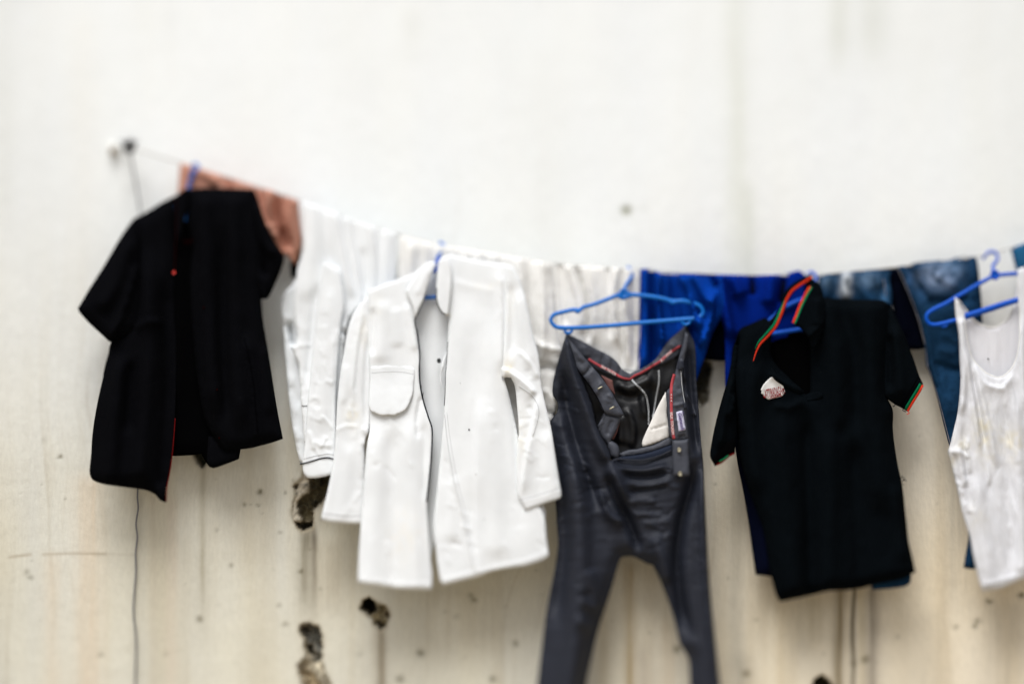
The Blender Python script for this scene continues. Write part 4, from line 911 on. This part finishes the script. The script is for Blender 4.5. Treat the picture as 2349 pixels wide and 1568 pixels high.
    panel('zip_facing', M['greyband'], t, [(1420, 1040), (1440, 1032), (1460, 1030), (1475, 1026), (1500, 1020), (1534, 1003), (1544, 1008), (1542, 1020), (1500, 1034), (1470, 1042), (1440, 1046), (1424, 1050)], -.132, 4, er=3, ed=.003, nz=[(.0015, 14, 8, 80)])
    panel('fly_band', M['navyband'], t, [(1404, 1050), (1440, 1046), (1470, 1042), (1500, 1034), (1543, 1019), (1543, 1034), (1513, 1047), (1470, 1056), (1430, 1055), (1410, 1058)], -.138, 4, er=3, ed=.003)
    tube('zip_edge', [(1400, 1058), (1418, 1052), (1440, 1054), (1470, 1055), (1492, 1051), (1513, 1045), (1541, 1032)], -.158, .0022, M['grey'], t)
    # right front waistband
    rw = panel('front_waistband', M['greyband'], t, [(1572, 760), (1566, 790), (1558, 818), (1550, 850), (1540, 885), (1529, 899), (1531, 940), (1533, 975), (1537, 1000), (1543, 1009), (1560, 1008), (1579, 1004), (1576, 970), (1573, 930), (1570, 900), (1566, 870), (1566, 845), (1572, 815), (1578, 790), (1580, 768)],
               -.160, 4, er=4, ed=.004, folds=[('r', [(1560, 825), (1568, 845), (1562, 862)], 4, .006), ('a', [(1546, 905), (1560, 900)], 3, .003, 'se'), ('r', [(1548, 930), (1566, 926)], 3, .004, 'se'), ('r', [(1548, 965), (1556, 962)], 3, .003), ('r', [(1555, 890), (1562, 890)], 3, -.003), ('r', [(1558, 1002), (1574, 998)], 4, -.006, 's')], nz=[(.0022, 12, 14, 82)])
    ribbon('red_tape', [(1547, 858), (1543, 872), (1540, 888), (1540, 910), (1540, 934), (1541, 960), (1543, 985), (1546, 1006)], 3.2, rw, M['tapered'], t, off=-.0016)
    c = (1541.6, 970)
    text('tape_lettering', 'SILK TOUCH', c, float(rw.y([c])[0]) - .0032, .0100, 86, M['inkwhite'], t, sx=.92)
    for yy in (905, 912, 919):
        text('tape_mark', 'A', (1540, yy), float(rw.y([(1540, yy)])[0]) - .0032, .006, 0, M['inkwhite'], t)
    tube('waist_piping', [(1562, 850), (1564, 880), (1569, 915), (1572, 926)], rw, .0009, M['seam'], t)
    panel('belt_loop', M['grey'], t, [(1566, 924), (1574, 922), (1576, 936), (1569, 940)], -.168, 4, er=3, ed=.002)
    panel('belt_loop', M['grey'], t, [(1556, 824), (1566, 828), (1570, 842), (1562, 850), (1553, 846)], -.168, 4, er=3, ed=.002)
    lb = panel('woven_label', M['labelw'], t, [(1551, 945), (1557, 943), (1565, 941), (1569, 962), (1573, 985), (1565, 987), (1557, 989), (1554, 968)], lambda P: rw.y(P) - .0025, 3, er=2, ed=.001)
    text('label_lettering', 'Ganesh', (1562.5, 965), float(rw.y([(1562, 965)])[0]) - .0045, .0150, 80, M['inkpurple'], t, sx=.92, font_shear=.3)
    text('label_lettering', 'Sri', (1567, 947), float(rw.y([(1562, 965)])[0]) - .0045, .006, 80, M['inkpurple'], t)
    fx = panel('fly_extension', M['greyband'], t, [(1542, 1009), (1560, 1009), (1579, 1006), (1580, 1045), (1582, 1090), (1566, 1092), (1545, 1090), (1543, 1050)], -.163, 4, er=4, ed=.004, nz=[(.0015, 14, 20, 83)])
    disc('stud', (1558, 1031), .0055, -.167, M['stud'], t, .004)
    disc('stud', (1560, 1086), .0055, -.167, M['stud'], t, .004)
    tube('pocket_welt', [(1576, 905), (1583, 920), (1592, 940), (1596, 952)], bd, .0018, M['greyband'], t)
    for yy in np.arange(830, 950, 9):
        pass
trousers()

# ------------------------------------------------------------------ 7 royal blue shirt over the line + navy trousers
def blues():
    t = thing('blue_shirt', 'royal blue shirt folded over the line between off-white trousers and black polo', 'shirt', 1660, 628, LY)
    f = [('r', [(1478, 622), (1480, 720), (1476, 860)], 10, .008, 's'), ('r', [(1495, 622), (1500, 720), (1498, 860)], 7, -.012, 's'), ('a', [(1515, 628), (1512, 700), (1525, 800)], 11, .012, 's'), ('r', [(1545, 630), (1548, 690), (1560, 760)], 10, -.010, 's'),
         ('b', [(1560, 630), (1585, 690), (1600, 760)], 13, .015, 's'), ('a', [(1590, 632), (1620, 680), (1640, 700)], 12, .014, 's'), ('r', [(1620, 632), (1650, 660)], 9, -.012, 's'), ('r', [(1655, 632), (1664, 700), (1680, 780)], 9, .014, 's'), ('r', [(1680, 634), (1700, 680)], 14, .010, 's'),
         ('r', [(1725, 634), (1728, 680)], 5, -.014, 's'), ('r', [(1770, 634), (1765, 700)], 14, .010, 's'), ('r', [(1800, 632), (1790, 700)], 7, -.012, 's'), ('b', [(1600, 720), (1610, 770), (1605, 800)], 12, .012), ('r', [(1580, 740), (1590, 800)], 8, -.010), ('a', [(1640, 660), (1632, 730), (1612, 800)], 12, .012)]
    panel('shirt_body', M['royal'], t, [(1468, 617), (1485, 616), (1504, 619), (1511, 626), (1600, 628), (1717, 631), (1790, 629), (1815, 624), (1832, 620), (1849, 630), (1850, 700), (1810, 780), (1730, 800), (1697, 770), (1690, 800), (1684, 840), (1673, 900), (1664, 900), (1663, 850), (1664, 800), (1662, 760), (1656, 728), (1646, 742), (1633, 769), (1615, 824), (1600, 866), (1590, 900), (1560, 930), (1500, 930), (1460, 900), (1461, 849), (1464, 790), (1466, 735), (1467, 680)],
          -.093, 6, True, .03, 8, .008, f, [(.004, 26, 60, 90)])
    panel('sleeve', M['royal_shade'], t, [(1655, 634), (1717, 633), (1790, 631), (1815, 626), (1832, 622), (1849, 632), (1850, 700), (1812, 780), (1730, 800), (1697, 772), (1690, 800), (1684, 840), (1673, 900), (1664, 900), (1663, 850), (1664, 800), (1662, 760), (1656, 728), (1662, 690)], -.102, 6, False, .03, 6, .006, f, [(.004, 26, 60, 90)])  # covers the shirt's right part, its shade painted into the blue
    tube('white_piping', [(1469, 745), (1469, 790), (1467, 820), (1465, 852)], -.098, .0016, M['labelw'], t)
    t = thing('navy_shorts', 'dark navy shorts hem hanging behind the royal blue shirt', 'shorts', 1680, 640, -.07)
    panel('cloth', M['navyin'], t, [(1600, 650), (1780, 650), (1790, 760), (1720, 826), (1690, 827), (1621, 824), (1600, 800)], -.062, 9, True, .015, 8, .006, nz=[(.004, 30, 60, 91)])
    t = thing('navy_trousers', 'dark navy trouser leg hanging behind the black polo, its hem showing at lower left', 'trousers', 1730, 640, -.07)
    panel('leg', M['navy'], t, [(1700, 640), (1820, 640), (1840, 800), (1850, 1100), (1850, 1322), (1800, 1323), (1768, 1321), (1733, 1317), (1728, 1280), (1719, 1211), (1705, 1127), (1690, 1050), (1682, 960), (1690, 800)], -.085, 9, True, .03, 12, .014,
          folds=[('r', [(1740, 900), (1755, 1310)], 20, .012, 'e'), ('r', [(1712, 1000), (1742, 1310)], 12, -.008, 'e')], nz=[(.004, 30, 120, 92)])
blues()

# ------------------------------------------------------------------ 8 black polo
def polo():
    hanger('dark blue hanger inside the collar of the black polo shirt', 1860, 632, M['plastic2'],
           [(1834, 688), (1860, 684), (1905, 712), (2000, 724), (2016, 732), (2000, 740), (1900, 748), (1840, 754), (1776, 764), (1742, 768), (1734, 762), (1752, 746), (1802, 704), (1834, 688)], -.114,
           [(1850, 684), (1858, 668), (1866, 652), (1872, 640), (1870, 630), (1862, 624), (1853, 628), (1850, 634)], [-.125, -.12, -.112, -.1, -.094, -.088, -.082, -.08], (1852, 684), .008)
    t = thing('polo_shirt', 'black polo shirt with red and green collar tipping and a white chest print', 'shirt', 1860, 680, -.14)
    panel('back_panel', M['blackin'], t, [(1859, 634), (1830, 650), (1806, 672), (1790, 706), (1755, 735), (1740, 800), (1760, 900), (1860, 960), (1900, 900), (1900, 740), (1885, 690), (1868, 640)], -.100, 7, er=12, ed=.004)
    body = [(1697, 754), (1725, 741), (1755, 727), (1768, 740), (1770, 772), (1768, 812), (1782, 838), (1806, 862), (1830, 885), (1848, 904), (1858, 905), (1859, 850), (1859, 800), (1856, 765), (1876, 700), (1884, 682), (1930, 685), (1980, 687), (2025, 688), (2038, 695), (2044, 740), (2040, 830), (2034, 905), (2048, 940), (2048, 982), (2052, 1020), (2059, 1063), (2067, 1099), (2072, 1130), (2076, 1169), (2080, 1205), (2084, 1240),
            (2092, 1275), (2100, 1310), (2078, 1324), (2040, 1333), (2003, 1341), (1970, 1349), (1938, 1353), (1905, 1354), (1876, 1360), (1835, 1370), (1789, 1379), (1781, 1366), (1768, 1318), (1760, 1270), (1750, 1211), (1728, 1150), (1708, 1091), (1696, 1040), (1690, 980), (1682, 920), (1676, 860), (1680, 800), (1688, 777)]
    folds = [('r', [(1900, 700), (1920, 850), (1925, 1000)], 26, .012, 's'), ('r', [(1925, 690), (1960, 800), (1960, 1000)], 20, -.010, 's'), ('r', [(1995, 700), (2000, 900), (2020, 1200)], 26, .012, 's'), ('r', [(1740, 800), (1720, 950), (1740, 1150)], 22, .010),
             ('r', [(1790, 920), (1800, 1100), (1820, 1350)], 26, .010, 'e'), ('r', [(1900, 950), (1905, 1150), (1900, 1350)], 24, .012, 'e'), ('r', [(1850, 930), (1855, 1150), (1860, 1350)], 16, -.012, 'e'), ('r', [(1960, 1000), (1970, 1340)], 20, -.010, 'e'),
             ('a', [(1760, 850), (1800, 876), (1848, 898)], 8, .008), ('a', [(1770, 925), (1810, 932), (1850, 908)], 14, .008), ('r', [(2050, 1100), (2078, 1300)], 14, .008), ('r', [(1700, 820), (1698, 1000)], 8, .008)]
    bd = panel('shirt_body', M['polo'], t, body, -.142, 7, True, .05, 16, .02, folds, [(.005, 40, 120, 95), (.0015, 14, 22, 96)])
    rs_ = panel('sleeve', M['polo'], t, [(2039, 694), (2050, 715), (2063, 742), (2077, 772), (2089, 804), (2100, 835), (2109, 862), (2118, 881), (2112, 895), (2098, 918), (2082, 944), (2070, 936), (2054, 928), (2040, 918), (2028, 909), (2030, 840), (2034, 760)], -.15, 6, True, .04, 13, .016,
                folds=[('r', [(2050, 740), (2062, 830), (2070, 920)], 15, .010), ('r', [(2042, 760), (2044, 900)], 7, -.010)], nz=[(.003, 24, 50, 97)])
    ribbon('green_tipping', [(2112, 880), (2102, 897), (2090, 916), (2077, 938)], 2.6, rs_, M['green'], t, off=-.004, th=.002)
    ribbon('red_tipping', [(2117, 883), (2107, 901), (2095, 920), (2082, 942)], 2.6, rs_, M['orange'], t, off=-.004, th=.002)
    tube('cuff_seam', [(2106, 864), (2094, 884), (2080, 908), (2066, 930)], rs_, .0012, M['seamd'], t)
    for k, pts in enumerate(([(2082, 940), (2086, 947), (2080, 950)], [(2076, 934), (2070, 940), (2078, 944)], [(2055, 926), (2050, 932), (2048, 930)])):
        tube('loose_thread', pts, -.15, .0011, M['seamd'] if k else M['orange'], t, 2)
    ls = panel('sleeve', M['polo'], t, [(1697, 756), (1686, 790), (1676, 836), (1668, 874), (1658, 908), (1649, 940), (1638, 985), (1629, 1035), (1629, 1048), (1634, 1058), (1640, 1069), (1652, 1062), (1668, 1050), (1685, 1040), (1690, 1000), (1690, 940), (1688, 880), (1692, 820)], -.150, 6, True, .04, 10, .014,
               folds=[('r', [(1676, 860), (1660, 960), (1648, 1040)], 10, .010), ('a', [(1688, 900), (1680, 940), (1672, 960)], 8, .012)], nz=[(.003, 24, 50, 98)])
    panel('cuff_inside', M['blackin'], t, [(1642, 1066), (1634, 1056), (1650, 1030), (1680, 1005), (1688, 1010), (1686, 1038), (1664, 1052)], -.160, 5, er=4, ed=.003)
    ribbon('red_tipping', [(1644, 1066), (1658, 1058), (1672, 1046), (1685, 1039)], 1.8, -.161, M['red'], t, th=.0018)
    ribbon('green_tipping', [(1650, 1058), (1660, 1052), (1671, 1044)], 1.2, -.162, M['green'], t, th=.0018)
    # collar
    cl = panel('collar', M['polo'], t, [(1860, 629), (1835, 640), (1812, 655), (1798, 676), (1790, 702), (1774, 726), (1752, 748), (1738, 780), (1728, 829), (1740, 804), (1752, 786), (1768, 769), (1783, 750), (1797, 720), (1807, 692), (1822, 669), (1842, 653), (1864, 638)], -.168, 5, er=5, ed=.004)
    ct = [(1862, 635), (1850, 644), (1837, 652), (1817, 667), (1803, 690), (1793, 719), (1779, 750), (1761, 771), (1744, 789), (1735, 806), (1728, 828)]
    ribbon('red_tipping', ct, [2.6, 2.6, 2.6, 2.4, 2.0, .6], cl, M['orange'], t, off=-.003, th=.0016)
    ct2 = [(1800, 688), (1790, 712), (1775, 744), (1757, 765), (1740, 784), (1732, 800)]
    ribbon('green_tipping', ct2, [.4, 2.2, 2.4, 2.2, 1.5, .4], cl, M['green'], t, off=-.0038, th=.0016)
    cr2 = panel('collar', M['polo'], t, [(1862, 640), (1880, 652), (1888, 675), (1893, 720), (1886, 762), (1871, 796), (1862, 798), (1854, 776), (1842, 758), (1820, 741), (1829, 716), (1841, 690), (1853, 668)], -.170, 5, er=6, ed=.005,
                folds=[('a', [(1878, 752), (1862, 766), (1854, 776)], 10, .008, 's'), ('r', [(1875, 680), (1872, 750)], 10, .006)])
    ct = [(1858, 657), (1848, 674), (1840, 690), (1834, 703), (1829, 716), (1824, 729), (1819, 741)]
    ribbon('red_tipping', ct, 2.6, cr2, M['orange'], t, off=-.003, th=.0016)
    ribbon('green_tipping', [(x + 4.2, y + 1.8) for x, y in ct], 1.7, cr2, M['green'], t, off=-.0034, th=.0016)
    panel('placket', M['polo'], t, [(1848, 905), (1860, 900), (1876, 898), (1888, 902), (1888, 912), (1870, 917), (1852, 919)], lambda P: bd.y(P) - .004, 4, er=3, ed=.003)
    panel('placket', M['polo'], t, [(1767, 838), (1775, 846), (1800, 862), (1830, 884), (1847, 900), (1832, 904), (1800, 888), (1772, 866)], lambda P: bd.y(P) - .004, 4, er=4, ed=.004)
    pt = panel('chest_print', M['patch'], t, [(1767, 866), (1773, 864), (1780, 869), (1787, 874), (1794, 877), (1797, 882), (1798, 891), (1801, 897), (1798, 903), (1794, 908), (1784, 911), (1774, 913), (1764, 916), (1759, 914), (1753, 909), (1751, 905), (1746, 902), (1747, 896), (1745, 893), (1748, 888), (1751, 882), (1758, 874)],
               lambda P: bd.y(P) - .0015, 3, er=1.5, ed=.0005, th=.0006)
    py_ = float(bd.y([(1774, 895)])[0]) - .0045
    text('print_lettering', 'CATTIRADAGAM', (1774.5, 899.5), py_, .0270, -10, M['inkred'], t, sx=.30)
    text('print_lettering', 'CHOLAMAR', (1778, 909), py_, .0095, -11, M['inkred'], t, sx=.75)
    for pts in ([(2066, 1098), (2070, 1090), (2072, 1102)], [(2068, 1104), (2076, 1099), (2079, 1103)], [(2068, 1108), (2073, 1112)], [(2074, 1100), (2075, 1093)]):
        tube('loose_thread', pts, -.13, .0008, M['seamd'], t, 2)
    tube('hem_fold', [(1785, 1362), (1876, 1346), (1938, 1340), (2003, 1328), (2092, 1304)], bd, .0008, M['seamd'], t)
polo()

# ------------------------------------------------------------------ 9 jeans
def jeans():
    t = thing('jeans', 'faded blue jeans folded over the line between the polo and the white vest', 'jeans', 2060, 611, LY)
    base = (.006, .026, .06)
    fade = (.2, .28, .4); mid = (.03, .085, .17)
    panel('leg', M['denim'], t, [(1876, 634), (1900, 629), (1922, 625), (1975, 621), (2025, 617), (2046, 614), (2040, 640), (2046, 680), (2040, 760), (2032, 1000), (2060, 1230), (2090, 1320), (2088, 1336), (2076, 1344), (2040, 1349), (2000, 1352), (1985, 1200), (1960, 1000), (1900, 900), (1880, 760)],
          -.093, 6, True, .03, 8, .008, [('r', [(1938, 624), (1940, 690)], 9, .014, 's'), ('r', [(1915, 626), (1918, 690)], 7, -.010, 's'), ('a', [(1960, 622), (1975, 660), (2010, 700)], 12, .012, 's'), ('r', [(2000, 620), (2020, 660)], 12, .008, 's'), ('r', [(2030, 618), (2026, 690)], 6, -.008, 's'), ('r', [(1895, 630), (1895, 690)], 9, .008, 's')],
          [(.003, 18, 40, 110)], base=base, paint=[((1939, 648), 12, 36, (.62, .66, .70), 1.1), ((1915, 640), 18, 24, mid, .8), ((1990, 640), 26, 20, (.10, .17, .27), .85), ((2028, 680), 10, 40, mid, .9), ((1895, 640), 14, 20, (.10, .16, .24), .7), ((2060, 1335), 40, 30, (.008, .035, .085), .8)])
    panel('inner_leg', M['navyin'], t, [(2020, 622), (2046, 613), (2066, 616), (2095, 690), (2115, 766), (2122, 798), (2110, 801), (2087, 801), (2060, 790), (2045, 700)], -.066, 7, True, .015, 6, .005, folds=[('r', [(2055, 640), (2080, 780)], 10, .006)])
    rl = panel('leg', M['denim'], t, [(2046, 614), (2060, 611), (2105, 602), (2140, 598), (2166, 595), (2190, 591), (2208, 588), (2225, 588), (2240, 590), (2244, 610), (2248, 650), (2252, 704), (2256, 850), (2252, 1000), (2244, 1200), (2240, 1304), (2225, 1304), (2210, 1301), (2215, 1270), (2221, 1231), (2212, 1150), (2196, 1070), (2178, 1023), (2165, 975), (2151, 918), (2138, 872), (2124, 839), (2121, 800), (2117, 766), (2106, 725), (2092, 692), (2080, 660), (2066, 625)],
               -.096, 6, True, .03, 8, .010, [('r', [(2070, 618), (2098, 692), (2130, 780), (2140, 840), (2170, 960)], 6, .008, 's'), ('r', [(2085, 610), (2110, 660), (2135, 690)], 8, -.012, 's'), ('a', [(2102, 608), (2124, 660), (2140, 690)], 10, .012, 's'), ('r', [(2120, 690), (2180, 694), (2235, 680)], 12, -.012), ('r', [(2216, 592), (2224, 680)], 7, -.010, 's'), ('r', [(2232, 592), (2238, 690)], 7, .008, 's'),
                       ('a', [(2155, 760), (2200, 780), (2240, 770)], 14, .010), ('r', [(2140, 830), (2190, 850), (2220, 840)], 10, -.010), ('r', [(2150, 800), (2200, 810)], 12, .008), ('r', [(2140, 620), (2180, 650), (2200, 660)], 10, .006)],
               [(.004, 24, 30, 112), (.0015, 8, 12, 113)], base=base,
               paint=[((2150, 632), 40, 26, (.22, .29, .42), .95), ((2185, 615), 26, 16, (.10, .17, .28), .7), ((2115, 670), 10, 28, (.03, .09, .2), .7), ((2085, 640), 8, 26, (.03, .08, .18), .7), ((2180, 800), 40, 20, (.015, .05, .11), .5), ((2170, 880), 22, 46, (.012, .05, .12), .5), ((2230, 640), 14, 50, (.01, .04, .1), .5)])
    tube('leg_seam', [(2060, 614), (2078, 655), (2096, 700), (2112, 750), (2124, 800), (2128, 838), (2140, 872), (2154, 918), (2168, 972), (2180, 1018)], rl, .0011, M['denimst'], t)
    tube('leg_seam', [(2027, 640), (2030, 660), (2032, 680)], -.1, .0011, M['denimst'], t)
    t = thing('denim_garment', 'dark denim corner over the line just above the white vest strap', 'jeans', 2349, 560, LY)
    panel('denim', M['denim'], t, [(2318, 568), (2335, 563), (2349, 558), (2420, 540), (2480, 525), (2490, 700), (2480, 900), (2380, 900), (2350, 700), (2337, 640), (2328, 610)], -.093, 8, True, .03, 8, .008, [('r', [(2340, 565), (2350, 620)], 10, .008, 's')], [(.003, 20, 40, 115)], base=(.012, .07, .15), paint=[((2345, 590), 20, 20, (.02, .10, .2), .5)])
jeans()

# ------------------------------------------------------------------ 10 white vest
def vest():
    loop = [(2282, 632), (2269, 638), (2247, 650), (2220, 666), (2196, 680), (2169, 696), (2137, 712), (2126, 722), (2126, 734), (2134, 743), (2150, 744), (2180, 737), (2213, 728), (2240, 720), (2275, 709), (2305, 699), (2345, 686), (2400, 668), (2435, 650), (2436, 636), (2420, 630), (2360, 628), (2328, 628), (2300, 630), (2282, 632)]
    hanger('blue plastic hanger holding the white vest, its arched hook standing above the line', 2282, 630, M['plastic2'], loop, -.135,
           [(2281, 628), (2277, 612), (2282, 604), (2288, 596), (2288, 586), (2283, 579), (2275, 577), (2266, 580), (2258, 588), (2254, 594)], [-.133, -.12, -.108, -.098, -.092, -.088, -.086, -.084, -.083, -.083], (2282, 630), .0135,
           [('strap_notch', [(2156, 742), (2162, 749), (2170, 748), (2175, 740), (2168, 738)], -.135, .003), ('bar_grip', [(2214, 724), (2250, 713), (2300, 697), (2336, 687)], -.137, .0062)], r=.0052)
    t = thing('white_vest', 'worn white sleeveless vest with yellowed patches on a blue hanger, rightmost of the washing', 'vest', 2290, 700, -.14)
    base = (.68, .69, .72); yel = (.66, .61, .46)
    panel('back_panel', M['tank'], t, [(2196, 684), (2212, 706), (2228, 726), (2240, 738), (2252, 744), (2277, 751), (2301, 741), (2314, 726), (2323, 706), (2334, 650), (2342, 620), (2366, 640), (2375, 740), (2380, 850), (2420, 1000), (2430, 1290), (2260, 1330), (2215, 1150), (2205, 950), (2206, 820), (2200, 740)], -.118, 8, er=8, ed=.004,
          nz=[(.004, 14, 120, 120)], base=(.68, .68, .71), paint=[])
    out = [(2190, 680), (2197, 690), (2206, 712), (2213, 736), (2218, 775), (2228, 815), (2238, 832), (2252, 846), (2264, 856), (2277, 862), (2288, 865), (2300, 863), (2312, 854), (2322, 842), (2330, 825), (2336, 803), (2340, 750), (2338, 700), (2334, 618), (2350, 612), (2372, 640), (2382, 720), (2390, 850), (2420, 950), (2440, 1030), (2445, 1150), (2440, 1310), (2400, 1316), (2349, 1327), (2322, 1337), (2295, 1348), (2270, 1352), (2254, 1355), (2247, 1335),
           (2241, 1310), (2232, 1270), (2225, 1231), (2215, 1200), (2206, 1168), (2195, 1115), (2184, 1073), (2179, 1050), (2175, 1036), (2181, 1015), (2188, 985), (2196, 950), (2200, 918), (2203, 870), (2201, 827), (2200, 790), (2198, 761), (2192, 720)]
    folds = [('r', [(2205, 740), (2212, 850), (2206, 960)], 8, .010, 's'), ('r', [(2214, 790), (2230, 900), (2250, 1050)], 5, .007), ('r', [(2224, 830), (2245, 940), (2275, 1090)], 6, -.006), ('r', [(2240, 850), (2262, 950), (2290, 1080)], 7, .007), ('a', [(2230, 828), (2262, 880), (2300, 890), (2330, 850)], 12, .006),
             ('r', [(2190, 1020), (2205, 1060), (2215, 1120)], 10, .008), ('r', [(2210, 960), (2215, 1060), (2230, 1180)], 8, -.006), ('r', [(2235, 1080), (2260, 1250), (2270, 1340)], 16, .008, 'e'), ('r', [(2300, 900), (2310, 1100), (2320, 1330)], 14, -.006), ('r', [(2330, 880), (2340, 1100), (2345, 1300)], 12, .008, 'e'), ('r', [(2340, 720), (2346, 850), (2352, 950)], 8, .006),
             ('r', [(2256, 1340), (2300, 1330), (2380, 1306)], 4, .0025, 'se'), ('a', [(2178, 1036), (2200, 1034), (2225, 1050)], 8, .005), ('r', [(2216, 1000), (2226, 1090)], 4, .005), ('r', [(2262, 1000), (2270, 1120)], 5, .004)] + creases([(2205, 900), (2340, 880), (2360, 1320), (2250, 1330)], 30, 130, 8, .0014, 4.5, 28) + creases([(2182, 1020), (2225, 1010), (2240, 1200), (2200, 1150)], 8, 34, 7, .002, .8, 29)
    fr = panel('front_panel', M['tank'], t, out, -.146, 4, er=8, ed=.010, folds=folds, nz=[(.0022, 11, 160, 122, 0, -.25), (.003, 34, 90, 123), (.0009, 7, 20, 124)], base=base,
               paint=[((2205, 1025), 16, 22, (.55, .51, .39), .8), ((2255, 985), 24, 50, yel, .65), ((2320, 1010), 30, 34, yel, .5), ((2185, 1055), 10, 20, (.5, .46, .36), .5), ((2240, 1190), 22, 36, (.66, .63, .54), .4), ((2196, 730), 10, 40, yel, .3), ((2290, 1050), 60, 30, yel, .15)])
    tube('neck_binding', [(2192, 684), (2206, 712), (2213, 736), (2218, 775), (2228, 815), (2238, 832), (2252, 846), (2264, 856), (2277, 862), (2288, 865), (2300, 863), (2312, 854), (2322, 842), (2330, 825), (2336, 803), (2340, 750), (2338, 700), (2335, 640)], fr, .0018, M['cream'], t)
    tube('back_binding', [(2200, 690), (2228, 726), (2240, 738), (2252, 744), (2277, 751), (2301, 741), (2314, 726), (2323, 706)], -.119, .0022, M['cream'], t)
    disc('speck', (2267, 823), .0022, -.121, M['seamd'], t, .001)
    tube('hem_stitching', [(2252, 1340), (2295, 1334), (2349, 1313), (2438, 1296)], fr, .0007, M['seam'], t)
vest()
